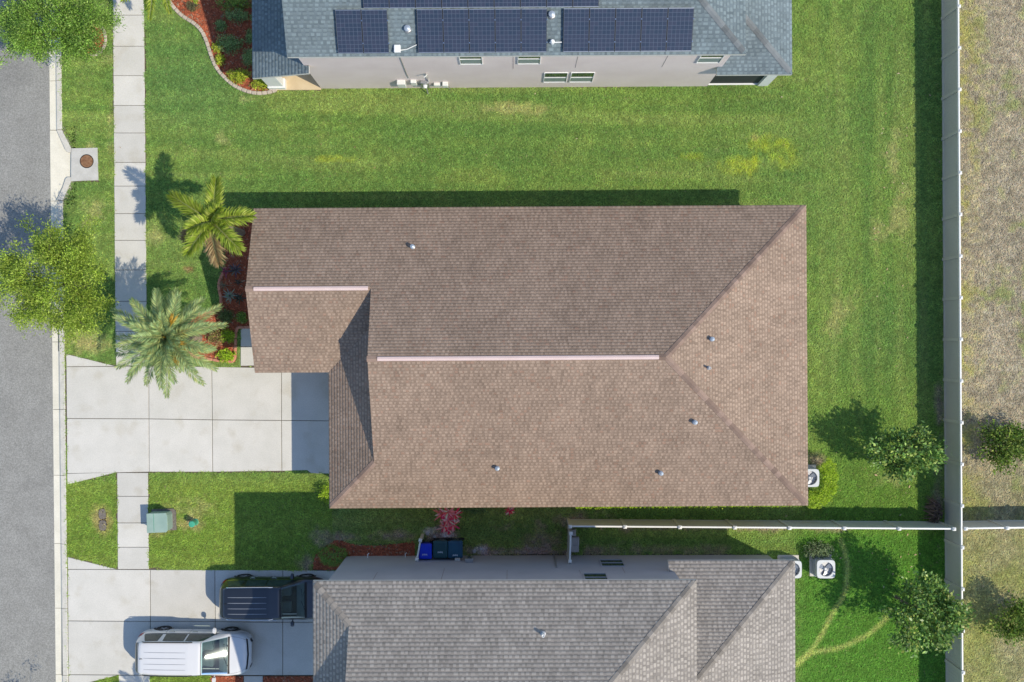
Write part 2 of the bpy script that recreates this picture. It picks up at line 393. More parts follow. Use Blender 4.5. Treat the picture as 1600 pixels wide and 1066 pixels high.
# mulch beds ------------------------------------------------------------------
def bed(name, label, pts, z=.03):
    poly = px_poly(pts); mb = MB(); mb.prism(poly, -.05, z); o = mb.build(name, M['mulch']); tag(o, label, kind='structure')
    HARD.append(poly); return poly
bed1_edge = smooth_path([(352, 330), (349, 380), (353, 417), (346, 432), (342, 447), (346, 466), (344, 481), (334, 488), (312, 489), (296, 505), (290, 530), (300, 555), (318, 560)], 4)
bed1 = bed('mulch_bed', 'red mulch bed along the front of the brown-roofed house', bed1_edge + [(368, 566), (369, 512), (420, 512), (420, 330)])
bed2_edge = smooth_path([(250, -60), (258, -18), (265, 2), (273, 13), (286, 26), (305, 38), (317, 51), (325, 70), (330, 86), (338, 105), (350, 120), (366, 134), (386, 143), (405, 146.5), (424, 144), (433, 140.5)], 4)
bed2 = bed('mulch_bed', 'curving red mulch bed beside the solar-roofed house', bed2_edge + [(440, 120), (440, -100), (250, -100)])
bed3_edge = smooth_path([(489, 890), (494, 868), (512, 852), (527, 844), (550, 850), (580, 853), (620, 850), (648, 845)], 4)
bed3 = bed('mulch_bed', 'red mulch bed around the clipped shrub and wall side', bed3_edge + [(648, 874), (543, 874), (535, 890)])
bed4 = bed('mulch_bed', 'red mulch strip at the driveway edge below the white car', [(330, 1057), (380, 1057), (380, 1110), (330, 1110)])
bed5 = bed('mulch_bed', 'red mulch strip between the walk and grey-roofed house', [(412, 1057), (520, 1057), (520, 1110), (412, 1110)])
bed6 = bed('tree_ring', 'small mulch ring around the street tree trunk', [(146 + 19 * math.cos(t * .524), 62 + 24 * math.sin(t * .524)) for t in range(12)])
# loose chips
V = []; F = []; C = []
for poly in (bed1, bed2, bed3, bed4, bed5, bed6):
    xs = [p[0] for p in poly]; ys = [p[1] for p in poly]; n = int((max(xs) - min(xs)) * (max(ys) - min(ys)) * 260)
    X = rng.uniform(min(xs), max(xs), n); Y = rng.uniform(min(ys), max(ys), n); k = inpoly(X, Y, poly); X = X[k]; Y = Y[k]
    for x, y in zip(X, Y):
        a = random.uniform(0, 6.3); l = random.uniform(.03, .07); w = random.uniform(.012, .025); z = .035 + random.uniform(0, .03); t = random.uniform(-.03, .03)
        dx, dy = math.cos(a), math.sin(a); o = len(V)
        V += [(x - dx * l - dy * w, y - dy * l + dx * w, z - t), (x - dx * l + dy * w, y - dy * l - dx * w, z - t), (x + dx * l + dy * w, y + dy * l - dx * w, z + t), (x + dx * l - dy * w, y + dy * l + dx * w, z + t)]
        F.append((o, o + 1, o + 2, o + 3)); q = random.uniform(.5, 1.5); C.append((.40 * q, .115 * q, .058 * q) if random.random() < .88 else (.35 * q, .22 * q, .15 * q))
tag(np_mesh('mulch_chips', np.array(V), np.array(F), np.array(C), M['chip']), 'loose red bark chips lying on the beds', 'mulch', kind='stuff')

def edging(name, label, pts, m, blk=.30, w=.13, h=.11):
    P = [Vector(W2(*p)) for p in pts]; root = tag(empty(name, (P[0].x, P[0].y, 0)), label, 'edging')
    ds = [0]
    for a, b in zip(P[:-1], P[1:]): ds.append(ds[-1] + (b - a).length)
    n = max(1, int(ds[-1] / blk)); st = ds[-1] / n
    def at(s):
        for i in range(len(P) - 1):
            if s <= ds[i + 1] + 1e-6: t = (s - ds[i]) / max(ds[i + 1] - ds[i], 1e-6); return P[i].lerp(P[i + 1], t)
        return P[-1]
    mb = MB(); mb.rbox((0, 0, h / 2 - .02), (st * .95, w, h + .04), .025); base = None
    for k in range(n):
        a, b = at(k * st), at((k + 1) * st); c = (a + b) / 2; ang = math.atan2(b.y - a.y, b.x - a.x)
        loc = (c.x - P[0].x, c.y - P[0].y, random.uniform(-.008, .008))
        if base is None: base = mb.build('block', M[m], root); base.location = loc; base.rotation_euler = (0, 0, ang)
        else: copy_to(base, loc, root, (0, 0, ang + random.uniform(-.03, .03)))
    return root
edging('bed_edging', 'terracotta edging around the palm bed of the brown-roofed house', bed1_edge[8:] + [(345, 564), (367.5, 565.5), (368.5, 540), (369, 512), (392, 511)], 'edging_red')
edging('bed_edging', 'pale curved block edging of the bed at the solar-roofed house', bed2_edge, 'edging', .24, .17, .13)
edging('tree_ring_edging', 'half ring of pale blocks round the street tree', [(146 + 20 * math.cos(t), 62 + 25 * math.sin(t)) for t in [(-1.3 + .22 * k) for k in range(15)]], 'edging', .2, .13)

# ------------------------------------------------------------------ storm inlet
inl = tag(empty('storm_drain', W(120, 258)), 'concrete storm inlet with a round rusty manhole cover', 'storm drain')
mb = MB(); mb.prism(px_poly([(112.5, 232.5), (153, 231.5), (154.5, 282), (112, 283.5)]), -.1, .075); rel(mb.build('top_slab', M['inlet'], inl))
mb = MB(); mb.prism(px_poly([(RD(203) - .5, 203.6), (90, 203.6), (104.5, 236), (110.5, 238), (110.5, 277), (103, 279), (93, 300), (90, 313.6), (RD(314) - .5, 313.6)]), -.3, -.068); rel(mb.build('gutter_apron', M['kerb'], inl))
for pp in ([(89, 203.6), (KB(203), 203.6), (111.8, 232), (111.6, 238.5), (106, 238.5), (102.5, 234)], [(111.6, 277), (111.8, 284), (KB(314), 313.6), (89, 313.6), (99, 292), (103, 279.5), (106, 277)]):
    mb = MB(); mb.prism(inset(px_poly(pp), .005), -.3, .05); rel(mb.build('wing_kerb', M['kerb_back'], inl))
mb = MB(); mb.prism(px_poly([(110.6, 238.6), (112.4, 238.6), (112.4, 276.8), (110.6, 276.8)]), -.35, -.09); rel(mb.build('throat', M['dark'], inl))
c = W(136.5, 252.5)
mb = MB(); mb.lathe((c.x, c.y, .075), [(.33, -.02), (.33, .004), (.30, .008), (.30, .002)], 28); rel(mb.build('cover_frame', M['dark'], inl))
mb = MB(); mb.lathe((c.x, c.y, .075), [(.292, -.01), (.292, .012), (.285, .016), (.23, .016), (.22, .010), (.13, .010), (.12, .018), (.0, .018)], 28)
cov = rel(mb.build('manhole_cover', M['rust'], inl))
for dx, dy in ((.03, .03), (.04, -.07)):
    mb = MB(); mb.box((c.x + dx, c.y + dy, .096), (.09, .03, .006)); o = mb.build('pick_slot', M['dark'], cov); o.matrix_parent_inverse = inl.matrix_basis.inverted()
HARD.append(px_poly([(100, 232), (154, 231), (155, 283), (100, 284)])); HARD.append(px_poly([(90, 203), (KB(203), 203), (112, 234), (112, 282), (KB(314), 314), (90, 314)]))

# ------------------------------------------------------------------ roofs
def plane_z(eave_z, pitch, origin, up):
    ux, uy = up; ox, oy = origin
    return lambda x, y: eave_z + pitch * ((x - ox) * ux + (y - oy) * uy)
def shingles(planes, pal, expo=.140, tab=1.0, name='shingles', parent=None, m=None):
    V = []; F = []; C = []
    for poly, zf, up, pitch in planes:
        ux, uy = up; tx, ty = -uy, ux       # along-eave axis
        P = [(p[0] * tx + p[1] * ty, p[0] * ux + p[1] * uy) for p in poly]     # (s, r)
        r_lo = min(p[1] for p in P); r_hi = max(p[1] for p in P)
        e = expo / math.sqrt(1 + pitch * pitch); n = int(math.ceil((r_hi - r_lo) / e))
        nz = math.sqrt(1 + pitch * pitch)
        def cross(r):
            xs = []
            for i in range(len(P)):
                (s1, r1), (s2, r2) = P[i], P[(i + 1) % len(P)]
                if (r1 > r) != (r2 > r): xs.append(s1 + (s2 - s1) * (r - r1) / (r2 - r1))
            xs.sort(); return (xs[0], xs[-1]) if len(xs) >= 2 else None
        for k in range(n):
            r0 = r_lo + k * e; r1 = min(r_lo + (k + 1) * e + .012, r_hi)
            a = cross(r0 + 1e-4); b = cross(r1 - 1e-4)
            if not a or not b: continue
            s = min(a[0], b[0]) - random.uniform(0, .3); hi = max(a[1], b[1]); raised = random.random() < .5
            while s < hi:
                ln = (random.uniform(.075, .15) if raised else random.uniform(.05, .13)) * tab
                s2 = s + ln
                cl = lambda v, ab: min(max(v, ab[0]), ab[1])
                q = [(cl(s, a), r0), (cl(s2, a), r0), (cl(s2, b), r1), (cl(s, b), r1)]
                if q[1][0] - q[0][0] > .004 or q[2][0] - q[3][0] > .004:
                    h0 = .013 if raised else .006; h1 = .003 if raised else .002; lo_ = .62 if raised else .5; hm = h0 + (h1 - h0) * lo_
                    q = q + [(q[1][0] + (q[2][0] - q[1][0]) * lo_, r0 + (r1 - r0) * lo_), (q[0][0] + (q[3][0] - q[0][0]) * lo_, r0 + (r1 - r0) * lo_)]
                    vs = []
                    for (ss, rr), h in zip(q, (h0, h0, h1, h1, hm, hm)):
                        x = ss * tx + rr * ux; y = ss * ty + rr * uy; vs.append((x, y, zf(x, y) + h * nz))
                    for (ss, rr) in q[:2]:
                        x = ss * tx + rr * ux; y = ss * ty + rr * uy; vs.append((x, y, zf(x, y) - .004))
                    o = len(V); V += vs
                    F += [(o, o + 1, o + 4, o + 5), (o + 5, o + 4, o + 2, o + 3), (o + 6, o + 7, o + 1, o)]
                    x, y = vs[0][:2]
                    big = float(vnoise(x * .7 + 40, y * .7)) * .4 + float(vnoise(x * 2.6, y * 2.6 + 9)) * .6
                    pr = random.random() * .45 + big * .55
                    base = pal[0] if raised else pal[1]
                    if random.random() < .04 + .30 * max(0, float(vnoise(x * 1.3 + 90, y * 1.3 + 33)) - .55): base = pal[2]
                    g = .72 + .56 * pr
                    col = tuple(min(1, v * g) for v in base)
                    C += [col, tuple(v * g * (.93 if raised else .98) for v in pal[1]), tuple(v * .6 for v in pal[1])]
                s = s2; raised = not raised
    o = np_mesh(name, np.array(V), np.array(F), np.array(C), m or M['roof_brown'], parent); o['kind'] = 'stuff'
    return o
def roof_shell(planes, parent, thick=.17, m='fascia'):
    mb = MB(); edges = {}
    key = lambda p: (round(p[0], 3), round(p[1], 3), round(p[2], 3))
    for poly, zf, up, pitch in planes:
        a = sum(poly[i][0] * poly[(i + 1) % len(poly)][1] - poly[(i + 1) % len(poly)][0] * poly[i][1] for i in range(len(poly)))
        pl = poly if a > 0 else poly[::-1]
        top = [(x, y, zf(x, y)) for x, y in pl]; n = len(top)
        mb.add(top, [tuple(range(n))], mi=1)
        mb.add([(x, y, z - thick) for x, y, z in top], [tuple(range(n - 1, -1, -1))], mi=0)
        for i in range(n):
            p, q = top[i], top[(i + 1) % n]
            kk = tuple(sorted((key(p), key(q)))); edges.setdefault(kk, []).append((p, q))
    for e in edges.values():
        if len(e) == 1:
            p, q = e[0]; mb.add([(p[0], p[1], p[2] - thick), (q[0], q[1], q[2] - thick), (q[0], q[1], q[2] + .006), (p[0], p[1], p[2] + .006)], [(0, 1, 2, 3)], mi=0)
    return mb.build('roof', [M[m], M['deck']], parent)
def hip_caps(A, B, n1, n2, roof, m, blk=.26, w=.135, name='ridge_cap'):
    """folded cap pieces from low end A to high end B; n1,n2 = normals of the two planes"""
    A, B = Vector(A), Vector(B); d = (B - A)
    if d.length > 1: A = A + d.normalized() * .17; d = B - A
    L_ = d.length; d.normalize()
    w1 = d.cross(Vector(n1)).normalized(); w2 = d.cross(Vector(n2)).normalized()
    up = (Vector(n1) + Vector(n2)).normalized()
    if w1.dot(Vector(n2)) > 0: w1 = -w1
    if w2.dot(Vector(n1)) > 0: w2 = -w2
    n = max(1, int(L_ / blk)); st = L_ / n
    mb = MB()
    lo, hi = .034, .018
    pts = []
    for t, h in ((-.01, lo), (st + .03, hi)):
        pts += [d * t + w1 * w + up * h, d * t + up * (h + .012), d * t + w2 * w + up * h]
    pts += [d * -.01 + w1 * w + up * .0, d * -.01 + up * .004, d * -.01 + w2 * w + up * .0]
    fs = [(0, 1, 4, 3), (1, 2, 5, 4), (6, 7, 1, 0), (7, 8, 2, 1)]
    mb.add(pts, fs); base = None
    for k in range(n):
        p = A + d * (k * st)
        if base is None: base = mb.build(name, M[m], roof); base.location = p
        else: copy_to(base, p, roof)
def normal(up, p): v = Vector((-up[0] * p, -up[1] * p, 1)); return v.normalized()
def ridge_vent(a, b, z, roof, w=.20):
    mb = MB(); n = 5; x0, x1 = min(a[0], b[0]), max(a[0], b[0]); y = a[1]
    prof = [(-w / 2, -.03), (-w / 2 + .02, .05), (0, .085), (w / 2 - .02, .05), (w / 2, -.03)]
    mb.loft([[(x0, y + p, z + q) for p, q in prof], [(x1, y + p, z + q) for p, q in prof]], cap=True)
    return mb.build('ridge_vent', M['ridge_vent'], roof)
def pipe_vent(parent, x, y, z, r=.07, h=.28, m='pipe', hood=False):
    mb = MB(); mb.lathe((x, y, z), [(r * 2.2, -.03), (r * 1.9, .05), (r * 1.25, .07)], 14); f = mb.build('vent_flashing', M['grey_metal'], parent)
    mb = MB()
    if hood: mb.lathe((x, y, z), [(r, -.1), (r, h - .1), (r * 1.7, h - .1), (r * 1.7, h - .04), (r * .3, h), (0, h)], 14)
    else: mb.lathe((x, y, z), [(r, -.1), (r, h), (r * .75, h), (r * .75, h - .06), (0, h - .06)], 14)
    return mb.build('vent_pipe', M[m], parent)
def on_plane(px, py, plane):             # where the sight line of a pixel meets a roof plane
    zf = plane[1]; z = 4.0
    for _ in range(30): p = W(px, py, z); z = zf(p.x, p.y)
    return W(px, py, z)
def window(parent, plane, c, w, h, frame='white', blinds=True, sill=True):
    """plane: ('y', pos, sign) or ('x', pos, sign): outward sign"""
    ax, pos, sg = plane
    T = (lambda u, d, z: (u, pos + sg * d, z)) if ax == 'y' else (lambda u, d, z: (pos + sg * d, u, z))
    u, z = c
    def bx(mb, u0, u1, d0, d1, z0, z1):
        a, b = T(u0, d0, z0), T(u1, d1, z1)
        mb.box(((a[0] + b[0]) / 2, (a[1] + b[1]) / 2, (a[2] + b[2]) / 2), (abs(b[0] - a[0]), abs(b[1] - a[1]), abs(b[2] - a[2])))
    mb = MB(); bx(mb, u - w / 2, u + w / 2, .004, .02, z - h / 2, z + h / 2); win = mb.build('window', M['glass'], parent)
    mb = MB(); f = .03
    bx(mb, u - w / 2 - f, u + w / 2 + f, .002, .035, z + h / 2, z + h / 2 + f); bx(mb, u - w / 2 - f, u - w / 2, .002, .055, z - h / 2, z + h / 2)
    bx(mb, u + w / 2, u + w / 2 + f, .002, .055, z - h / 2, z + h / 2); bx(mb, u - w / 2, u + w / 2, .006, .045, z - .02, z + .02)
    mb.build('frame', M[frame], win)
    if blinds: mb = MB(); bx(mb, u - w / 2 + .03, u + w / 2 - .03, .012, .026, z - h / 2 + .03, z - .03); mb.build('lower_sash', M['blind'], win)
    if sill: mb = MB(); bx(mb, u - w / 2 - .04, u + w / 2 + .04, .002, .05, z - h / 2 - .05, z - h / 2); mb.build('sill', M[frame], win)
    return win
def walls(name, poly, z1, m, parent, z0=-.1):
    mb = MB(); mb.prism(poly, z0, z1); return mb.build(name, M[m], parent)

BROWN = [(.345, .256, .196), (.270, .197, .150), (.315, .206, .152)]
GREY = [(.372, .335, .296), (.262, .235, .212), (.31, .276, .245)]
SLATE = [(.195, .242, .258), (.150, .188, .206), (.172, .212, .228)]

# ---- the brown-roofed house
hb = tag(empty('brown_roofed_house', (1, -.7, 0), R(.35)), 'single-storey house with brown shingle hip roof and two pale ridge vents', 'house')
e, p = 3.14, .386
yN, yS, xE, x1, x2, yG, xr = 5.93, -7.33, 13.02, -11.35, -8.10, -1.33, -6.0
OX, OY = -1, .7           # local = world - root
sh = lambda pts: [(a - 1, b + .7) for a, b in pts]
ym = (yN + yS) / 2; hw = (yN - yS) / 2; zr = e + p * hw; yg = (yN + yG) / 2; zg = e + p * (yN - yG) / 2; dh = xr - x2; xi = xr + .2
pl = lambda pts, org, up: (sh(pts), plane_z(e, p, (org[0] - 1, org[1] + .7), up), up, p)
N1 = pl([(x1, yN), (xE, yN), (xE - hw, ym), (xr, ym), (xr, yg), (x1, yg)], (0, yN), (0, -1))
E1 = pl([(xE, yN), (xE, yS), (xE - hw, ym)], (xE, 0), (-1, 0))
S1 = pl([(x2, yS), (xE, yS), (xE - hw, ym), (xr, ym), (xr, yS + dh)], (0, yS), (0, 1))
Wl = pl([(x2, yS), (xr, yS + dh), (xi, yS + dh + .2), (xi, yG + dh + .2), (x2, yG)], (x2, 0), (1, 0))
G1 = pl([(x1, yG), (x2, yG), (xi, yG + dh + .2), (xi, yg), (x1, yg)], (0, yG), (0, 1))
PL1 = [N1, E1, S1, Wl, G1]
roof1 = roof_shell(PL1, hb)
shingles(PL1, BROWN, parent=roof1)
L = lambda x, y, z: (x - 1, y + .7, z)
nN, nE, nS, nW = normal((0, -1), p), normal((-1, 0), p), normal((0, 1), p), normal((1, 0), p)
hip_caps(L(xE, yN, e), L(xE - hw, ym, zr), nN, nE, roof1, 'cap_brown')
hip_caps(L(xE, yS, e), L(xE - hw, ym, zr), nE, nS, roof1, 'cap_brown')
hip_caps(L(x2, yS, e), L(xr, yS + dh, e + p * dh), nS, nW, roof1, 'cap_brown')
hip_caps(L(xE - hw - .02, ym, zr), L(xE - hw - .30, ym, zr), nN, nS, roof1, 'cap_brown'); hip_caps(L(xr + .42, ym, zr), L(xr, ym, zr), nN, nS, roof1, 'cap_brown')
ridge_vent(L(xr + .42, ym, 0), L(xE - hw - .30, ym, 0), zr, roof1); ridge_vent(L(x1 + .35, yg, 0), L(xr - .12, yg, 0), zg, roof1)
hip_caps(L(x1, yg, zg), L(x1 + .33, yg, zg), nN, nS, roof1, 'cap_brown')
mb = MB(); mb.add([L(xi, yS + dh + .2, e + p * dh), L(xi, ym, zr - .05), L(xi, yg, zg - .05), L(xi, yG + dh, e + p * dh)], [(3, 2, 1, 0)]); mb.build('gable_wall', M['stucco_beige'], hb)
walls('wall', sh([(x2 + .45, yS + .42), (xE - .42, yS + .42), (xE - .42, yN - .42), (x1 + .42, yN - .42), (x1 + .42, yG + .9), (x2 + .45, yG + .9)]), e - .02, 'stucco_beige', hb)
mb = MB(); mb.add([L(x1 + .42, yN - .42, e), L(x1 + .42, yg, zg - .2), L(x1 + .42, yG + .9, e)], [(0, 1, 2)]); mb.build('gable_wall', M['stucco_beige'], hb)
mb = MB()
for k in range(4): mb.rbox((x2 + .43 - 1, -4.1 + .7, .30 + k * .54), (.05, 4.9, .52), .01)
mb.build('garage_door', M['white'], hb)
mb = MB(); mb.box((x1 + 2.4 - 1, yG + .88 + .7, 1.05), (1.0, .06, 2.1)); d_ = mb.build('front_door', M['rust'], hb); mb = MB(); mb.lathe((x1 + 2.75 - 1, yG + .82 + .7, 1.0), [(.03, -.03), (.035, 0), (.03, .03)], 8); mb.build('handle', M['chrome'], d_)
window(hb, ('x', x1 + .42 - 1, -1), (yg + .7, 1.5), 1.6, 1.3); window(hb, ('y', yN - .42 + .7, 1), (2, 1.6), 1.0, 1.2); window(hb, ('y', yN - .42 + .7, 1), (-5, 1.6), 1.0, 1.2)
window(hb, ('x', xE - .42 - 1, 1), (2, 1.5), 1.8, 1.3); window(hb, ('y', yS + .42 + .7, -1), (0, 1.6), 1.0, 1.2)
inv = lambda v: Matrix.Rotation(-R(.35), 3, 'Z') @ (v - Vector((1, -.7, 0)))
def on_local(px, py, plane):
    z = 4.0
    for _ in range(30): q = inv(W(px, py, z)); z = plane[1](q.x, q.y)
    return q.x, q.y, z
for (a, b, P_, r_) in ((645, 386, N1, .055), (1111.5, 530, E1, .055), (1107, 575, E1, .045), (1085, 659.5, S1, .055), (1032, 739, S1, .055), (777, 731.5, S1, .055)):
    pipe_vent(roof1, *on_local(a, b, P_), r=r_, h=.30 if r_ > .05 else .36, hood=r_ > .05, m='pipe' if r_ > .05 else 'white')

# ---- the grey-roofed two-storey house (bottom of the picture)
hg = tag(empty('grey_roofed_house', (0, -16, 0), R(.15)), 'two-storey house with mottled grey shingle roofs and a lower rear wing', 'house')
G_ = lambda pts: [(a, b + 16) for a, b in pts]
zA, pA = 6.75, .44; aW, aE, aN, aS, ar = -8.03, 7.47, -9.67, -23.65, -6.46; am = (aN + aS) / 2; ah = (aN - aS) / 2; ad = ar - aW; ai = ar + .2
ga = lambda pts, org, up, ez=zA, pp=None: (G_(pts), plane_z(ez, pp or pA, (org[0], org[1] + 16), up), up, pp or pA)
A_N = ga([(aW, aN), (aE, aN), (aE - ah, am), (ar, am), (ar, aN - ad)], (0, aN), (0, -1))
A_S = ga([(aW, aS), (aE, aS), (aE - ah, am), (ar, am), (ar, aS + ad)], (0, aS), (0, 1))
A_E = ga([(aE, aN), (aE, aS), (aE - ah, am)], (aE, 0), (-1, 0))
A_W = ga([(aW, aN), (ar, aN - ad), (ai, aN - ad - .2), (ai, aS + ad + .2), (ar, aS + ad), (aW, aS)], (aW, 0), (1, 0))
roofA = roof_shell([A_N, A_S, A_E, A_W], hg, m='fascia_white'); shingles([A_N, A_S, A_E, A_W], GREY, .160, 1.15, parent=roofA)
LG = lambda x, y, z: (x, y + 16, z)
hip_caps(LG(aE, aN, zA), LG(aE - ah, am, zA + pA * ah), normal((0, -1), pA), normal((-1, 0), pA), roofA, 'cap_grey'); hip_caps(LG(aW, aN, zA), LG(ar, aN - ad, zA + pA * ad), normal((0, -1), pA), normal((1, 0), pA), roofA, 'cap_grey')
mb = MB(); mb.add([LG(ai, aN - ad - .2, zA + pA * ad), LG(ai, am, zA + pA * ah - .05), LG(ai, aS + ad + .2, zA + pA * ad)], [(0, 1, 2)]); mb.build('gable_wall', M['stucco_grey'], hg)
bz, bW, bE, bN, bS, wc = 3.2, 6.9, 12.48, -9.69, -22.65, 7.15; bd = bE - wc
B_N = ga([(bW, bN), (bE, bN), (wc, bN - bd), (wc, -10.15), (bW, -10.15)], (0, bN), (0, -1), bz, .386)
B_E = ga([(bE, bN), (bE, bS), (wc, bS + bd), (wc, bN - bd)], (bE, 0), (-1, 0), bz, .386)
B_S = ga([(wc, bS), (bE, bS), (wc, bS + bd)], (0, bS), (0, 1), bz, .386)
roofB = roof_shell([B_N, B_E, B_S], hg, m='fascia_white'); shingles([B_N, B_E, B_S], GREY, .160, 1.15, parent=roofB)
hip_caps(LG(bE, bN, bz), LG(wc, bN - bd, bz + .386 * bd), nN, nE, roofB, 'cap_grey')
GW = -10.15
walls('wall', G_([(-7.79, GW), (wc, GW), (wc, -23.2), (-7.79, -23.2)]), zA - .05, 'stucco_grey', hg)
walls('rear_wing_wall', G_([(wc + .002, GW), (12.12, GW), (12.12, -22.2), (wc + .002, -22.2)]), bz - .02, 'stucco_grey', hg)
mb = MB()
for k in range(4): mb.rbox((-7.80, -13.3 + 16, .30 + k * .54), (.05, 4.9, .52), .01)
mb.build('garage_door', M['white'], hg)
for (u, z, w_, h_) in ((4.57, 1.7, 1.0, 1.2), (3.6, 4.4, .95, 1.3)): window(hg, ('y', GW + 16, 1), (u, z), w_, h_, frame='stucco_grey', blinds=False)
for u, z0, z1 in ((-5.9, 3.3, 5.7), (-3.0, 2.6, 5.6), (-.2, 3.0, 5.6), (3.0, 3.0, 3.6), (4.95, 2.4, 3.6)):
    mb = MB(); mb.box((u, GW + 16 + .002, (z0 + z1) / 2), (.022, .01, z1 - z0)); mb.build('control_joint', M['joint_line'], hg)
for u, zt in ((-6.75, .45), (-5.0, .35)):     # little hose bibs
    mb = MB(); mb.tube([(u, 16 + GW, zt), (u, 16 + GW + .16, zt), (u + .05, 16 + GW + .2, zt - .08)], .02, 6); mb.build('hose_bib', M['white'], hg)
mb = MB(); mb.tube([(2.0, 16 + GW + .05, .1), (2.0, 16 + GW + .05, 2.6)], .035, 7); mb.build('conduit', M['grey_metal'], hg)
mb = MB(); mb.rbox((-1.95, 16 + GW + .09, 1.25), (.36, .18, .5), .02); ub = mb.build('meter_box', M['grey_metal'], hg); mb = MB(); mb.lathe((-1.95, 16 + GW + .18, 1.3), [(.09, 0), (.09, .05), (.06, .09), (0, .09)], 12, axis='y'); mb.build('meter_dial', M['glass'], ub)
mb = MB(); mb.rbox((-2.5, 16 + GW + .06, 1.0), (.25, .12, .35), .015); mb.build('utility_box', M['vinyl'], hg)
invg = lambda v: Matrix.Rotation(-R(.15), 3, 'Z') @ (v - Vector((0, -16, 0)))
z = 8.0
for _ in range(30): q = invg(W(848.5, 990, z)); z = A_N[1](q.x, q.y)
pipe_vent(roofA, q.x, q.y, z, r=.06, h=.34, m='white')

# ---- the solar-roofed two-storey house (top of the picture)
ht = tag(empty('solar_roofed_house', (0, 17, 0), R(.35)), 'two-storey pinkish house with slate-blue shingles and rows of solar panels', 'house')
T_ = lambda pts: [(a, b - 17) for a, b in pts]
tW, tE, tS, tN, pT = -9.12, 9.42, 11.53, 23.53, .42; tm = (tS + tN) / 2; th = (tN - tS) / 2
gt = lambda pts, org, up, ez=6.75, pp=.42: (T_(pts), plane_z(ez, pp, (org[0], org[1] - 17), up), up, pp)
T_S = gt([(tW, tS), (tE, tS), (tE - th, tm), (tW, tm)], (0, tS), (0, 1))
T_N = gt([(tW, tN), (tE, tN), (tE - th, tm), (tW, tm)], (0, tN), (0, -1))
T_E = gt([(tE, tS), (tE, tN), (tE - th, tm)], (tE, 0), (-1, 0))
roofT = roof_shell([T_S, T_N, T_E], ht, m='fascia_white'); shingles([T_S, T_N, T_E], SLATE, .160, 1.25, parent=roofT)
LT = lambda x, y, z: (x, y - 17, z)
tSn, tEn = normal((0, 1), pT), normal((-1, 0), pT)
hip_caps(LT(tE, tS, 6.75), LT(tE - th, tm, 6.75 + pT * th), tSn, tEn, roofT, 'cap_slate')
uW, uE, uS, uN, uc = 8.99, 12.31, 11.67, 22.5, 9.2; ud = uE - uc; pU = .36
U_S = gt([(uW, uS), (uE, uS), (uc, uS + ud), (uc, 12.0), (uW, 12.0)], (0, uS), (0, 1), 3.2, pU)
U_E = gt([(uE, uS), (uE, uN), (uc, uN - ud), (uc, uS + ud)], (uE, 0), (-1, 0), 3.2, pU)
U_N = gt([(uc, uN), (uE, uN), (uc, uN - ud)], (0, uN), (0, -1), 3.2, pU)
roofU = roof_shell([U_S, U_E, U_N], ht, m='fascia_white'); shingles([U_S, U_E, U_N], SLATE, .160, 1.25, parent=roofU)
hip_caps(LT(uE, uS, 3.2), LT(uc, uS + ud, 3.2 + pU * ud), normal((0, 1), pU), normal((-1, 0), pU), roofU, 'cap_slate')
vW, vS, vN = -11.47, 11.64, 21.0
V_W = gt([(vW, vS), (-8.82, vS), (-8.82, 11.98), (-9.05, 11.98), (-9.05, vN), (vW, vN)], (vW, 0), (1, 0), 3.2, .29)
roofV = roof_shell([V_W], ht, m='fascia_white'); shingles([V_W], SLATE, .160, 1.25, parent=roofV)
TW = 12.0
mb = MB()     # main block with its gable end
mb.prism(T_([(-9.05, TW), (9.2, TW), (9.2, 23.1), (-9.05, 23.1)]), -.1, 6.70); mb.build('wall', M['stucco_pink'], ht)
mb = MB(); mb.add([LT(-9.04, tS + .3, 6.7), LT(-9.04, tm, 6.7 + pT * th - .1), LT(-9.04, tN - .3, 6.7)], [(2, 1, 0)]); mb.build('gable_wall', M['stucco_pink'], ht)
# lanai under the lower rear roof
mb = MB(); mb.box(LT(11.82, 12.1, 1.55), (.46, .22, 3.2)); mb.build('lanai_pier', M['white'], ht)
mb = MB(); mb.box(LT(10.4, 12.13, 1.6), (2.38, .03, 3.0)); scr = mb.build('lanai_screen', M['screen'], ht)
mb = MB(); mb.box(LT(10.4, 12.1, .03), (2.38, .10, .10)); mb.build('screen_kerb', M['white'], scr)
mb = MB(); mb.prism(T_([(9.201, 15.5), (12.05, 15.5), (12.05, 22.1), (9.201, 22.1)]), -.1, 3.2); mb.build('rear_wing_wall', M['stucco_pink'], ht)
mb = MB(); mb.prism(T_([(12.02, 12.2), (12.05, 12.2), (12.05, 15.5), (12.02, 15.5)]), 0, 3.1); mb.build('lanai_screen', M['screen'], ht)
# porch
mb = MB(); mb.prism(T_([(-11.5, 11.93), (-9.06, 11.93), (-9.06, 14.5), (-11.5, 14.5)]), -.1, .10); mb.build('porch_floor', M['tan_floor'], ht)
mb = MB(); mb.rbox(LT(-11.10, 12.18, 1.55), (.72, .36, 3.1), .02); mb.rbox(LT(-11.10, 12.18, .25), (.82, .46, .36), .02); mb.build('porch_column', M['white'], ht)
mb = MB(); mb.prism(T_([(-11.2, 14.5), (-9.06, 14.5), (-9.06, 20.8), (-11.2, 20.8)]), -.1, 3.1); mb.build('front_wall', M['stucco_pink'], ht)
for u, z, w_, h_ in ((1.95, 1.8, 1.0, 1.5), (3.15, 1.8, 1.0, 1.5), (-1.78, 4.75, .92, 1.4), (.70, 4.75, .92, 1.4), (8.42, 4.75, .95, 1.4)): window(ht, ('y', TW - 17, -1), (u, z), w_, h_)
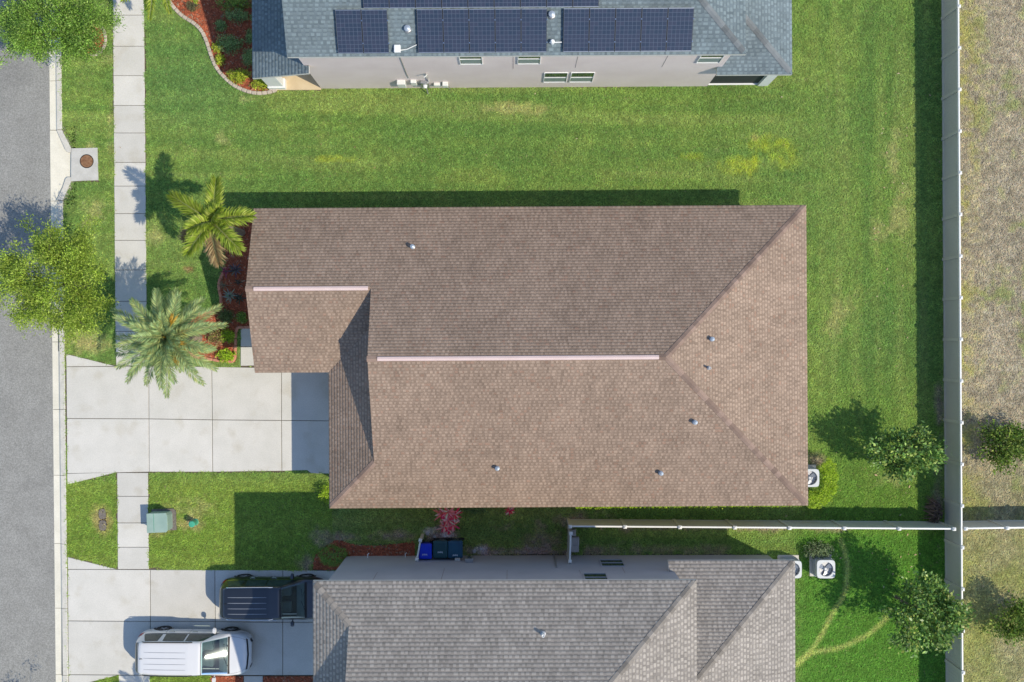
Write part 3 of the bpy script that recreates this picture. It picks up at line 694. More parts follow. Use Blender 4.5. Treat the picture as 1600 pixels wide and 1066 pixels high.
for u, z0, z1, du in ((0.02, 3.2, 5.6, 0), (2.75, 3.3, 5.9, .1), (6.55, 3.3, 5.9, .1)):
    mb = MB(); mb.box((u, TW - 17 - .002, (z0 + z1) / 2), (.022, .01, z1 - z0)); mb.build('control_joint', M['joint_line'], ht)
# service equipment on the wall
def wx(px): return (px - 800) / 33 * .96
yw = TW - 17
mb = MB(); mb.tube([(-4.75, yw - .02, 6.6), (-4.75, yw - .02, 2.3), (-4.72, yw - .02, 1.8)], .018, 6); mb.build('conduit', M['grey_metal'], ht)
for u, w_, h_, d_, z in ((-5.12, .38, .62, .22, 1.2), (-4.55, .26, .5, .16, 1.3), (-3.5, .32, .30, .14, .85), (-3.12, .26, .34, .2, 1.0)):
    mb = MB(); mb.rbox((u, yw - d_ / 2, z), (w_, d_, h_), .02); mb.build('utility_box', M['box_white'], ht)
mb = MB(); mb.rbox((-4.05, yw - .08, 1.05), (.36, .16, .8), .02); mt = mb.build('meter_box', M['grey_metal'], ht)
mb = MB(); mb.lathe((-4.05, yw - .16, 1.1), [(.0, -.14), (.08, -.13), (.10, -.06), (.11, 0)], 14, axis='y'); mb.build('meter_dial', M['box_white'], mt)
mb = MB(); mb.tube([(-3.85, yw - .06, 1.4), (-3.85, yw - .06, 2.6), (-3.85, yw - .16, 2.72), (-3.95, yw - .2, 2.66)], .035, 7); mb.build('mast_pipe', M['box_white'], ht)
mb = MB(); mb.tube([(-4.6, yw - .05, .85), (-3.1, yw - .05, .7)], .025, 6); mb.tube([(-4.05, yw - .06, .7), (-4.0, yw - .3, .1)], .03, 6); mb.tube([(-3.0, yw - .1, .85), (-2.95, yw - .1, .05)], .02, 6); mb.build('conduit', M['grey_metal'], ht)
# solar panels: lie just above the south slope
invt = lambda v: Matrix.Rotation(-R(.35), 3, 'Z') @ (v - Vector((0, 17, 0)))
def on_T(px, py, h=0.0):
    z = 7.0
    for _ in range(30): q = invt(W(px, py, z)); z = T_S[1](q.x, q.y) + h
    return Vector((q.x, q.y, z))
slope = math.atan(pT)
pw_, ph_ = 1.035, 1.68
def make_panel(loc):
    root = empty('solar_panel', loc, parent=ht); root.rotation_euler = (slope, 0, 0)
    mb = MB(); mb.box((0, 0, -.025), (pw_ - .030, ph_ - .03, .04)); fr = mb.build('backing', M['solar_side'], root)
    mb = MB(); ring_frame(mb, pw_ - .016, ph_ - .016, .013, .030, -.023, .023); mb.build('frame', [M['solar_frame'], M['solar_side']], root)
    mb = MB(); mb.box((0, .004, .006), (pw_ - .042, ph_ - .075, .02)); mb.build('cell_sheet', M['solar'], root)
    for s_ in (-.45, .42): mb = MB(); mb.box((pw_ / 2, s_, .02), (.03, .05, .03)); mb.build('clamp', M['chrome'], root)
    return root
proto = None
def place_panel(loc):
    global proto
    if proto is None: proto = make_panel(loc); return
    r_ = proto.copy(); COL.objects.link(r_); r_.location = loc
    for ch in proto.children: c_ = ch.copy(); COL.objects.link(c_); c_.parent = r_
y_c = on_T(650, 49, .14)
for x0, n in ((525.5, 2), (652, 5), (880, 5)):
    s_ = on_T(x0, 49, .14)
    for k in range(n): place_panel((s_.x + pw_ * (k + .5), y_c.y, T_S[1](0, y_c.y) + .14))
y_u = y_c.y + ph_ * math.cos(slope) + .03
s_ = on_T(567, 3, .14)
for k in range(9): place_panel((s_.x + pw_ * (k + .5), y_u, T_S[1](0, y_u) + .14))
for px_, py_ in ((637, 46), (862, 24)):
    q = on_T(px_, py_); pipe_vent(roofT, q.x, q.y, q.z, r=.075, h=.22, hood=True)
q = on_T(621, 77, .05); mb = MB(); mb.rbox((q.x, q.y, q.z + .06), (.26, .3, .14), .02); jb = mb.build('junction_box', M['white'], roofT)
a_, b_, c_ = on_T(626, 78.5, .05), on_T(636, 77, .05), on_T(651, 70, .06); mb = MB(); mb.tube([a_, b_, c_], .022, 6); mb.build('roof_conduit', M['box_white'], roofT)
q = on_T(863, 66, .05); mb = MB(); mb.lathe((q.x, q.y, q.z), [(.09, -.05), (.09, .12), (.05, .2), (0, .2)], 12); mb.build('roof_jack', M['white'], roofT)
a_, b_ = on_T(858, 66.5, .05), on_T(878, 66, .05); mb = MB(); mb.tube([a_, b_], .025, 6); mb.build('roof_conduit', M['white'], roofT)
HARD += [px_poly([(500, 138), (1197, 133), (1197, -200), (440, -200), (440, 138)]), [(-11.5, 11.9), (-9, 11.9), (-9, 15), (-11.5, 15)],
         px_poly([(543, 869), (1200, 867), (1200, 1400), (543, 1400)]), [(x2 + .4, yS + .4), (xE - .4, yS + .4), (xE - .4, yN - .4), (x1 + .4, yN - .4), (x1 + .4, yG + .9), (x2 + .4, yG + .9)]]

# ------------------------------------------------------------------ vinyl fences
def fence(label, P0, P1, posts, h=1.72, cat='fence', board=.16, lastpost=True, groove=True, m='vinyl'):
    """posts: distances along the run; panels of tongue-and-groove boards between them"""
    P0, P1 = Vector(P0), Vector(P1); d = (P1 - P0); d.z = 0; d.normalize(); ang = math.atan2(d.y, d.x)
    root = tag(empty('vinyl_fence', (P0.x, P0.y, 0), ang), label, cat)
    pm = MB(); pm.box((0, 0, h / 2), (.135, .135, h + .1)); cm = MB(); cm.box((0, 0, 0), (.155, .155, .04)); cm.box((0, 0, .045), (.15, .15, .05), taper=.3)
    pb = cb = None
    for s in posts:
        if pb is None: pb = pm.build('post', M['vinyl_post'], root); pb.location = (s, 0, 0); cb = cm.build('post_cap', M['vinyl_white'], pb); cb.location = (0, 0, h + .06)
        else: q = copy_to(pb, (s, 0, 0), root); c = copy_to(cb, (0, 0, h + .06), q)
    cache = {}
    for a, b in zip(posts[:-1], posts[1:]):
        w = round(b - a - .125, 3)
        if w not in cache:
            mb = MB(); n = max(1, round(w / board)); bw = w / n
            for k in range(n): mb.box((-w / 2 + (k + .5) * bw, 0, h / 2 + .02), (bw - .010, .030, h - .16)); 
            mb.box((0, 0, h / 2 + .02), (w, .020, h - .17))
            o = mb.build('panel', M[m], root)
            r1 = MB(); r1.rbox((0, 0, h - .05), (w, .075, .12), .012); t = r1.build('top_rail', M['vinyl_white'], root)
            r2 = MB(); r2.rbox((0, 0, .09), (w, .06, .14), .012); bt = r2.build('bottom_rail', M[m], root)
            for q in (o, t, bt): q.location = ((a + b) / 2, 0, 0)
            cache[w] = (o, t, bt)
        else:
            for q in cache[w]: copy_to(q, ((a + b) / 2, 0, 0), root)
    return root
FH = 1.72
s_top = CAM_H / (CAM_H - FH)
# long run along the field: from beyond the top of the picture to beyond the bottom
pa, pb_ = W(1497.2, -60, FH), W(1504.5, 1130, FH)
L_run = (pb_ - pa).length
ys = [10.5 + 65.0 * k for k in range(-1, 18)]
posts = [(y + 60) / 1190 * L_run for y in ys]
fence('long tan vinyl fence dividing the lawns from the dry field', (pa.x, pa.y, 0), (pb_.x, pb_.y, 0), posts)
pa, pb_ = W(891, 822.5, FH), W(1490, 826.5, FH); L_run = (pb_ - pa).length
fence('tan vinyl fence between the brown-roofed and grey-roofed houses', (pa.x, pa.y, 0), (pb_.x, pb_.y, 0), [L_run * k / 7 for k in range(8)])
pa, pb_ = W(892, 829, FH), W(890.5, 877, FH); L_run = (pb_ - pa).length
fence('short tan vinyl gate run between the fence corner and grey wall', (pa.x, pa.y, 0), (pb_.x, pb_.y, 0), [.12, L_run])
pa, pb_ = W(1508, 826, FH), W(1700, 823, FH)
fence('tan vinyl fence crossing the dry field beyond the long fence', (pa.x, pa.y, 0), (pb_.x, pb_.y, 0), [0, 1.9, 4.1, 6.0])
pa, pb_ = W(657, 844, 1.2), W(651.5, 874, 1.2); 
fence('small tan vinyl screen standing beside the blue bin', (pa.x, pa.y, 0), (pb_.x, pb_.y, 0), [0, (pb_ - pa).length], h=1.2)


# ------------------------------------------------------------------ lawn: colour of the turf at a place, soil sheet and blades
def to_px(X, Y): return X * PPM + 800, 533 - Y * PPM
def turf(X, Y):
    """base colour of the turf and how thickly it grows (0..1) at world places"""
    x, y = to_px(X, Y)
    mix = lambda a, b, t: a * (1 - t[:, None]) + np.array(b) * t[:, None]
    c = np.tile(np.array([.150, .228, .060]), (len(X), 1))
    n1 = fbm(X * .22 + 3, Y * .22, 3); n2 = fbm(X * .9, Y * .9 + 7, 3); st = fbm(X * .12, Y * 1.9, 2); sv = fbm(X * 1.9 + 30, Y * .12, 2)
    n3 = fbm(X * 4 + 11, Y * 4, 2)
    ss = lambda v, a, b: np.clip((v - a) / (b - a), 0, 1)
    east = ss(x, 1240, 1300)
    stripe = st * (1 - east) + sv * east
    c = mix(c, (.100, .185, .055), ss(n1, .42, .68) * .5)
    c = mix(c, (.20, .260, .075), ss(n2, .5, .8) * .5)
    c = mix(c, (.098, .182, .052), ss(stripe, .5, .75) * .5)
    c = mix(c, (.215, .265, .092), ss(1 - stripe, .52, .72) * .38)
    c = mix(c, (.100, .190, .064), np.clip(1 - ((x - 300) ** 2 / 130 ** 2 + (y - 120) ** 2 / 110 ** 2), 0, 1) * .75)
    # lush strip at the back of the lots
    c = mix(c, (.105, .205, .030), ss(x, 1230, 1300) * ss(y, 560, 800) * .7)
    c = mix(c, (.088, .205, .034), ss(x, 1235, 1260) * ss(y, 828, 840) * (x < 1500) * .85)
    c = mix(c, (.165, .235, .035), ss(y, 735, 760) * (x < 520) * .55)
    def blot(px, py, rx, ry, col, k=1.0, rough=.5):
        nonlocal c
        d = 1 - np.sqrt(((x - px) / rx) ** 2 + ((y - py) / ry) ** 2) + (n2 - .5) * rough * 2 + (n3 - .5) * rough * 1.2
        c = mix(c, col, ss(d, .05, .95) * k)
    YEL, STR, DIRT = (.34, .38, .03), (.42, .36, .20), (.27, .215, .17)
    for a in ((1215, 245, 46, 36), (1190, 226, 40, 22), (1160, 256, 50, 16), (1085, 245, 36, 12), (520, 248, 45, 8)): blot(*a, YEL, .45, .75)
    for a in ((340, 215, 16, 14), (300, 232, 14, 10), (385, 158, 18, 8), (800, 170, 70, 10), (1110, 238, 16, 12), (1180, 215, 9, 7), (1395, 250, 14, 60), (1400, 330, 18, 60), (1370, 380, 20, 40),
              (150, 330, 25, 18), (128, 520, 40, 30), (150, 545, 30, 14), (141, 228, 9, 14), (172, 200, 9, 40), (173, 90, 12, 10), (240, 372, 16, 14), (1310, 470, 20, 60), (1390, 745, 30, 20), (245, 737, 20, 7), (300, 800, 40, 20), (480, 640, 1, 1)): blot(*a, STR, .34, 1.1)
    blot(161, 812, 22, 34, (.40, .29, .16), .95, .3); blot(246, 820, 30, 22, (.40, .30, .18), .6, .4); blot(297, 818, 26, 18, (.36, .28, .16), .8, .6); blot(295, 421, 12, 7, (.30, .17, .10), .9, .3)
    # worn side yard
    for a in ((860, 850, 50, 26), (820, 862, 120, 10), (735, 860, 40, 16), (690, 840, 40, 14), (620, 838, 80, 12), (540, 840, 40, 12), (505, 850, 26, 26), (480, 880, 20, 30), (1000, 860, 140, 12), (1180, 822, 400, 9), (890, 812, 60, 14), (1465, 780, 10, 60), (1468, 640, 8, 60), (1275, 722, 18, 16)): blot(*a, DIRT, .85, .8)
    for a in ((668, 830, 16, 8), (745, 858, 14, 9), (700, 836, 10, 6)): blot(*a, (.55, .53, .50), .9, .6)
    side = (x > 520) & (x < 900) & (y > 790) & (y < 875)
    c[side] = c[side] * np.array([1.15, 1.0, 1.1])  # shaded strip between the houses lightened through its turf colour, not by wear
    # foot-worn trails in the corner lawn
    def trail(pts, w, k):
        nonlocal c
        d = np.full(len(X), 1e9)
        for (ax, ay), (bx, by) in zip(pts[:-1], pts[1:]):
            t = np.clip(((x - ax) * (bx - ax) + (y - ay) * (by - ay)) / ((bx - ax) ** 2 + (by - ay) ** 2), 0, 1)
            d = np.minimum(d, np.hypot(x - ax - t * (bx - ax), y - ay - t * (by - ay)))
        c = mix(c, (.33, .36, .13), ss(-d, -w - (n3 - .5) * 3, -w * .2) * k)
    trail(smooth_path([(1314, 845), (1323, 880), (1320, 925), (1300, 960), (1275, 1005), (1246, 1038)], 5), 6, .75)
    trail(smooth_path([(1385, 965), (1355, 992), (1310, 1012), (1270, 1020), (1240, 1040)], 5), 6, .75)
    # dry field
    f = x > 1488
    fld = np.tile(np.array([.282, .250, .190]), (len(X), 1))
    fld = fld * (.66 + .68 * n3)[:, None]
    t = ss(n2 * .6 + n3 * .4, .5, .72) * .7; fld = fld * (1 - t[:, None]) + np.array([.17, .21, .07]) * t[:, None]
    t = ss(-x, -1545, -1505) * ss(n2 + n3, .7, 1.2) * .9; fld = fld * (1 - t[:, None]) + np.array([.27, .26, .10]) * t[:, None]
    t = ss(y, 690, 880) * .75 * (.35 + 1.1 * n2); t = np.clip(t, 0, 1); fld = fld * (1 - t[:, None]) + np.array([.215, .235, .085]) * t[:, None]
    c[f] = fld[f]
    dens = np.ones(len(X))
    lum_dirt = np.clip((c[:, 0] - c[:, 1]) / .06 + .0, 0, 1); dens = 1 - .75 * lum_dirt
    return c, dens
# soil / thatch sheet
gx = np.concatenate([[-900, -300, -90, -45], np.arange(-29, 29.01, .16), [45, 90, 300, 900]])
gy = np.concatenate([[-900, -300, -90, -40], np.arange(-20, 20.01, .16), [40, 90, 300, 900]])
GX, GY = np.meshgrid(gx, gy); nx, ny = len(gx), len(gy)
xr_, yr_ = to_px(GX, GY)
GZ = np.where(xr_ < RD(yr_) + 10, -.5, 0.0)
GZ = np.where((xr_ < 113) & (yr_ > 200) & (yr_ < 317), -.5, GZ)
V = np.stack([GX.ravel(), GY.ravel(), GZ.ravel()], 1)
I = np.arange(nx * ny).reshape(ny, nx); F = np.stack([I[:-1, :-1].ravel(), I[:-1, 1:].ravel(), I[1:, 1:].ravel(), I[1:, :-1].ravel()], 1)
cen = V[F].mean(1); C, _ = turf(np.clip(cen[:, 0], -40, 40), np.clip(cen[:, 1], -40, 40))
C = C * 1.18
for poly in HARD: C[inpoly(cen[:, 0], cen[:, 1], poly)] = np.array([.13, .105, .075])
out_ = (np.abs(cen[:, 0]) > 29) | (np.abs(cen[:, 1]) > 20)
C[out_ & (cen[:, 0] <= 21)] = np.array([.16, .24, .07]); C[out_ & (cen[:, 0] > 21)] = np.array([.26, .24, .15])
tag(np_mesh('ground', V, F, C, M['ground']), 'green lawn ground with a dry field beyond the fence', kind='structure')
# blades
def blades(n, x0, x1, y0, y1, keep=None):
    X = rng.uniform(x0, x1, n); Y = rng.uniform(y0, y1, n)
    k = np.ones(n, bool)
    Xd = X + (fbm(X * 3, Y * 3, 2) - .5) * .22; Yd = Y + (fbm(X * 3 + 60, Y * 3, 2) - .5) * .22
    for poly in HARD: k &= ~inpoly(Xd, Yd, poly)
    X, Y = X[k], Y[k]; C, D = turf(X, Y); k = rng.random(len(X)) < D; return X[k], Y[k], C[k]
X, Y, C = blades(1300000, -25.6, 26.0, -18.4, 17.4)
n = len(X); a = rng.uniform(0, 2 * np.pi, n); w = rng.uniform(.011, .021, n); l = rng.uniform(.05, .115, n); h = rng.uniform(.02, .065, n)
xp, yp = to_px(X, Y); dry = xp > 1488; h[dry] *= .6
ca, sa = np.cos(a), np.sin(a)
V = np.empty((n, 3, 3)); V[:, 0] = np.stack([X - sa * w, Y + ca * w, np.full(n, .028)], 1); V[:, 1] = np.stack([X + sa * w, Y - ca * w, np.full(n, .028)], 1); V[:, 2] = np.stack([X + ca * l, Y + sa * l, h + .02], 1)
clp = vnoise(X * 9, Y * 9) * .6 + vnoise(X * 4.3 + 9, Y * 4.3) * .4; C = C * (rng.uniform(.72, 1.38, n) * (.54 + .92 * clp))[:, None] * np.array([1.96, 1.92, 1.72]); h *= (.5 + clp); V[:, 2, 2] = h + .02
C[:, 0] *= rng.uniform(.88, 1.15, n)
spk = rng.random(n) < .012; C[spk] = np.array([.42, .38, .19])
tag(np_mesh('grass', V.reshape(-1, 3), np.arange(3 * n).reshape(n, 3), np.clip(C, 0, 1), M['grass']), 'short coarse turf grass covering the yards', 'grass', kind='stuff')
# fallen leaves on the lawn
V = []; F = []; C = []
def litter(px, py, rx, ry, n, s=.07):
    for _ in range(n):
        p = W(random.gauss(px, rx), random.gauss(py, ry)); a = random.uniform(0, 6.3); l = s * random.uniform(.6, 1.4); o = len(V)
        d = Vector((math.cos(a), math.sin(a), random.uniform(-.2, .2))); t = Vector((-d.y, d.x, random.uniform(-.3, .3))) * .4
        V.extend([tuple(p + Vector((0, 0, .07)) + q * l) for q in (-d, t, d, -t)]); F.append((o, o + 1, o + 2, o + 3))
        C.append(random.choice([(.50, .36, .22), (.40, .26, .15), (.55, .45, .30)]))
litter(1390, 745, 20, 12, 10, .08); litter(1420, 870, 18, 40, 16, .06); litter(1350, 800, 50, 60, 8, .06); litter(1400, 300, 18, 120, 40, .05); litter(700, 480, 1, 1, 1)
litter(1540, 500, 40, 300, 60, .05); litter(900, 250, 300, 60, 30, .045); litter(88, 500, 3, 14, 40, .035); litter(90, 350, 3, 20, 22, .03)
tag(np_mesh('fallen_leaves', np.array(V), np.array(F), np.array(C), M['dry_leaf']), 'scattered dry fallen leaves on the lawn', 'leaves', kind='stuff')

# ------------------------------------------------------------------ trees, palms and shrubs
def leaf_cloud(clumps, leaf, n_per, spread, cols, up=.35, lean=None, jit=.35, aspect=.42):
    """clumps: list of (centre, radius scale, tint). Leaf-sized folded faces around each clump"""
    V = []; F = []; C = []
    for (c, r, tint) in clumps:
        n = int(n_per * r * r) + 3
        P = np.asarray(c) + rng.normal(0, 1, (n, 3)) * np.array(spread) * r
        D = rng.normal(0, 1, (n, 3)); D[:, 2] *= .6
        if lean is not None: D += (P - np.asarray(lean)) / (np.linalg.norm(P - np.asarray(lean), axis=1)[:, None] + 1e-6) * 1.3
        D /= np.linalg.norm(D, axis=1)[:, None]
        U = rng.normal(0, 1, (n, 3)) * .6; U[:, 2] += up * 2.4
        T = np.cross(D, U); T /= np.linalg.norm(T, axis=1)[:, None] + 1e-6
        Nn = np.cross(T, D)
        l = leaf * rng.uniform(.65, 1.35, n)[:, None]
        o = len(V) * 1
        q = np.stack([P - D * l * .5, P + T * l * aspect * .5 + Nn * l * .05, P + D * l * .5, P - T * l * aspect * .5 + Nn * l * .05], 1)
        base = sum(len(v) for v in V); V.append(q.reshape(-1, 3)); F.append(np.arange(n * 4).reshape(n, 4) + base)
        k = rng.integers(0, len(cols), n); cc = np.array(cols)[k] * tint * rng.uniform(1 - jit, 1 + jit, n)[:, None]; C.append(cc)
    return np.concatenate(V), np.concatenate(F), np.clip(np.concatenate(C), 0, 1)
def tree(name, label, base, cx, R3, ncl, leaf, n_per, cols, cat='tree', trunk_r=.11, spread=.30, seed=1, group=None, gap=.25, m='leaf', lobes=7, aspect=.42, bias=.72):
    """base (x,y) on the ground; cx crown centre; R3 radii; uneven crown of leaf clumps on real limbs"""
    rs = random.Random(seed); root = tag(empty(name, (base[0], base[1], 0)), label, cat, group)
    B = Vector((base[0], base[1], 0)); c = Vector(cx); clumps = []; tb = MB()
    lob = [(rs.uniform(0, 6.28), rs.uniform(-.5, .9), rs.uniform(.62, 1.22)) for _ in range(lobes)]
    fork = B.lerp(Vector((c.x, c.y, c.z - R3[2] * .7)), .85)
    tb.tube([B - Vector((0, 0, .1)), B.lerp(fork, .5) + Vector((.04, -.03, 0)), fork], [trunk_r * 1.25, trunk_r, trunk_r * .85], 8)
    tips = []
    for (a, el, k) in lob:
        d = Vector((math.cos(a) * math.cos(el), math.sin(a) * math.cos(el), math.sin(el)))
        tip = c + Vector((d.x * R3[0], d.y * R3[1], d.z * R3[2])) * .62 * k
        mid = fork.lerp(tip, .5) + Vector((rs.uniform(-.15, .15), rs.uniform(-.15, .15), .12))
        tb.tube([fork, mid, tip], [trunk_r * .6, trunk_r * .38, trunk_r * .14], 6); tips.append((tip, k))
    for i in range(ncl):
        while True:
            v = Vector((rs.gauss(0, 1), rs.gauss(0, 1), rs.gauss(0, 1))).normalized()
            rr = rs.uniform(.25, 1.0) ** .55
            # uneven outline
            g = .78 + .34 * float(vnoise(v.x * 2.3 + seed * 7.7, v.y * 2.3 + v.z * 1.7 + 50))
            if v.z > -.55: break
        p = c + Vector((v.x * R3[0], v.y * R3[1], v.z * R3[2])) * rr * g
        if rs.random() < bias:
            tp, kk = rs.choice(tips); q_ = c + (tp - c) * 1.18; p = q_ + Vector((rs.gauss(0, .20) * R3[0], rs.gauss(0, .20) * R3[1], rs.gauss(0, .20) * R3[2]))
        clumps.append((p, rs.uniform(.7, 1.25), rs.uniform(.72, 1.28)))
        t_ = min(tips, key=lambda t: (t[0] - p).length)[0]
        if i % 3 == 0: tb.tube([t_.lerp(fork, .2), t_.lerp(p, .6) + Vector((0, 0, .05)), p], [trunk_r * .16, trunk_r * .10, trunk_r * .05], 4)
    rel(tb.build('trunk', M['bark'], root, smooth=True))
    Vv, Ff, Cc = leaf_cloud(clumps, leaf, n_per, (spread, spread, spread * .7), cols, lean=tuple(c - Vector((0, 0, R3[2] * .5))), aspect=aspect)
    rel(np_mesh('crown', Vv, Ff, Cc, M[m], root)); return root
OAK = [(.33, .46, .05), (.40, .54, .07), (.24, .35, .04), (.48, .58, .11), (.17, .26, .035)]
OAK2 = [(.22, .40, .06), (.29, .48, .07), (.17, .31, .05), (.37, .51, .13), (.12, .22, .035)]
def gp(px, py, h): q = W(px, py, h); return (q.x, q.y, q.z)
tree('street_oak', 'bright green street oak overhanging the road and kerb, mid-block', W2(141, 452), gp(88, 437, 3.7), (2.45, 2.35, 1.6), 330, .105, 125, OAK, trunk_r=.10, spread=.18, seed=3, lobes=15, group='street trees by the kerb', aspect=.36)
tree('street_oak', 'deeper green street oak above the storm drain, within a mulch ring', W2(146, 62), gp(76, 40, 3.6), (2.35, 1.9, 1.55), 320, .10, 130, OAK2, trunk_r=.10, spread=.18, seed=5, lobes=14, group='street trees by the kerb', aspect=.36)
MAG = [(.13, .25, .05), (.17, .31, .06), (.08, .16, .035), (.25, .38, .08), (.36, .43, .10), (.14, .27, .06)]
tree('magnolia_tree', 'young dark glossy tree in the lawn beside the long fence', W2(1381, 703), gp(1416, 712, 2.2), (1.38, 1.25, 1.35), 75, .18, 52, MAG, trunk_r=.06, spread=.17, seed=11, lobes=9, m='gloss_leaf', aspect=.5)
tree('magnolia_tree', 'larger dark glossy tree overlapping the fence behind the grey-roofed house', W2(1397, 931), gp(1446, 962, 2.6), (1.70, 1.62, 1.65), 120, .18, 52, MAG, trunk_r=.075, spread=.18, seed=12, lobes=13, m='gloss_leaf', aspect=.5)
FLD = [(.13, .22, .03), (.17, .28, .04), (.08, .14, .025), (.26, .33, .06)]
tree('field_shrub', 'round green bush in the dry field above the cross fence', W2(1556, 691), gp(1573, 696, 1.0), (1.1, .85, .85), 70, .14, 46, FLD, 'bush', trunk_r=.05, spread=.20, seed=14, aspect=.5)
tree('field_shrub', 'round green bush in the dry field below the cross fence', W2(1566, 957), gp(1584, 966, 1.1), (1.15, .9, .95), 70, .14, 46, FLD, 'bush', trunk_r=.05, spread=.20, seed=15, aspect=.5)
# a tree just below the frame throws its shadow on the kerb and road
tree('street_oak', 'street oak below the picture edge casting shade on the road', W2(135, 1195), gp(62, 1222, 3.6), (2.2, 2.1, 1.5), 140, .13, 40, OAK, trunk_r=.10, spread=.2, seed=9, group='street trees by the kerb', aspect=.36)

def frond_mesh(L_, nl, ll, droop, wd, cols, vee=.35, seed=1, rachis=(.30, .33, .14), dead=False):
    """one feather leaf along +X, starting at the origin, arching by droop"""
    rs = random.Random(seed); mb = MB(); pts = []
    for k in range(11):
        t = k / 10; pts.append(Vector((L_ * (t - .12 * t * t * droop), 0, L_ * (.22 * t - droop * .62 * t * t))))
    mb.tube(pts, [.028 * (1 - .85 * k / 10) + .004 for k in range(11)], 5, col=rachis)
    for i in range(nl):
        t = .10 + .90 * (i + rs.random() * .6) / nl; f = t * 10; j = min(int(f), 9); p = pts[j].lerp(pts[j + 1], f - j); d = (pts[j + 1] - pts[j]).normalized()
        side = Vector((0, 1, 0)); up = d.cross(side) * -1
        if up.z < 0: up = -up
        env = (math.sin(math.pi * min(1, .12 + t * .80)) ** .7) * ll
        for sg in (-1, 1):
            l = env * rs.uniform(.8, 1.12); sw = .55 + .55 * t + rs.uniform(-.12, .12)
            v = (side * sg * math.cos(sw) + d * math.sin(sw) + up * rs.uniform(-.1, 1) * vee).normalized()
            tip = p + v * l + Vector((0, 0, -.22 * l)); midp = p + v * l * .5
            wv = d.cross(v).cross(v); wv = wv.normalized() * wd if wv.length > 1e-4 else up * wd
            q = rs.uniform(.7, 1.35); c_ = tuple(min(1, x * q) for x in rs.choice(cols))
            mb.add([p, midp + wv, tip, midp - wv], [(0, 1, 2, 3)], col=c_)
    return mb
def palm(label, base, top, trunk_r, spec, cols, nl, ll, wd, seed, name='palm_tree', vee=.35, group=None, dead=None):
    """spec: list of (azimuth deg, length, droop, tilt)"""
    rs = random.Random(seed); root = tag(empty(name, (base[0], base[1], 0)), label, 'palm', group); b = Vector((base[0], base[1], 0)); t = Vector(top)
    mb = MB(); n = 14; path = [b.lerp(t, k / n) - Vector((0, 0, .1 if k == 0 else 0)) for k in range(n + 1)]
    mb.tube(path, [trunk_r * (1.15 - .25 * k / n) * (1 + (.10 if k % 2 else 0)) for k in range(n + 1)], 10); rel(mb.build('trunk', M['palm_trunk'], root))
    proto_ = {}
    for az, L_, droop, tilt in spec:
        key = (round(L_, 1), round(droop, 1), rs.randint(0, 2), dead is not None and (az, L_) in dead)
        if key not in proto_:
            cl = [(.36, .26, .13), (.42, .34, .17), (.30, .20, .10)] if key[3] else cols
            o = frond_mesh(key[0], nl, ll, key[1], wd, cl, vee, rs.randint(0, 999)).build('frond', M['leaf'], root); proto_[key] = o; c_ = o
        else: c_ = proto_[key].copy(); COL.objects.link(c_); c_.parent = root
        c_.location = t - b + Vector((0, 0, rs.uniform(-.08, .06))); c_.rotation_euler = (rs.uniform(-.25, .25), R(-tilt), R(az))
    return root
rs = random.Random(4)
DATE = [(.29, .40, .16), (.34, .45, .19), (.20, .30, .11), (.40, .48, .19), (.44, .47, .16)]
spec = []
for ring, (nf, tl, Lm, dr) in enumerate(((10, 58, 1.9, .35), (13, 34, 2.45, .55), (15, 12, 2.6, .75), (9, -12, 2.3, .8))):
    for k in range(nf): spec.append((360 * (k + rs.uniform(-.3, .3)) / nf + ring * 17, Lm * rs.uniform(.88, 1.08), dr * rs.uniform(.8, 1.2), tl + rs.uniform(-8, 8)))
tb = W2(308, 528); dp = palm('silvery green date palm with orange flower stalks beside the driveway', tb, gp(262, 529, 3.95), .24, spec, DATE, 74, .46, .018, 21, vee=.5)
for az, L_, tl in ((62, 1.25, 30), (150, .8, 40), (-20, 1.0, 25), (-62, 1.1, 10), (20, 1.0, 20)):
    mb = MB(); mb.tube([(0, 0, 0), (L_ * .5, 0, .12), (L_ * .8, 0, .05)], [.03, .025, .02], 6, col=(.50, .36, .05))
    for k in range(26):
        a = random.uniform(-.5, .5); l = random.uniform(.25, .45); s0 = random.uniform(.6, .8) * L_
        mb.tube([(s0, 0, .07), (s0 + l * .6 * math.cos(a), l * .6 * math.sin(a), .1 + random.uniform(-.05, .1)), (s0 + l * math.cos(a), l * math.sin(a), random.uniform(-.12, .08))], .011, 3, col=random.choice([(.58, .36, .04), (.50, .28, .03), (.62, .44, .08)]))
    o = mb.build('flower_stalk', M['leaf'], dp); o.location = Vector(gp(262, 529, 4.1)) - Vector((tb[0], tb[1], 0)); o.rotation_euler = (0, R(-tl), R(az))
FOX = [(.30, .40, .04), (.38, .46, .06), (.22, .32, .03), (.42, .46, .10), (.18, .26, .03)]
spec = [(78, 1.95, .6, 24), (146, 2.1, .65, 22), (8, 1.85, .6, 16), (-42, 1.85, .65, 20), (-122, 1.75, .6, 24), (-84, 1.9, .75, 6), (205, 1.7, .9, 0), (-150, 1.2, .5, 50), (40, 1.2, .5, 55)]
palm('yellow green foxtail palm with bushy plumes at the roof corner', W2(379, 364), gp(331, 346, 4.9), .13, spec, FOX, 140, .64, .028, 22, vee=1.3, dead={(205, 1.7), (-84, 1.9)})
spec = [(-95, 2.3, .6, 15), (-130, 2.2, .6, 25), (-70, 2.1, .7, 20), (-38, 2.4, .6, 15), (-20, 2.2, .6, 25), (160, 2.2, .6, 20), (200, 2.2, .7, 12), (90, 2.0, .6, 20), (40, 2.0, .6, 20), (125, 2.0, .6, 20), (-110, 1.8, .7, 5)]
palm('palm at the upper picture edge with yellowish fronds over the sidewalk', W2(300, -15), gp(247, -46, 4.4), .15, spec, FOX, 90, .40, .02, 23, vee=1.0)

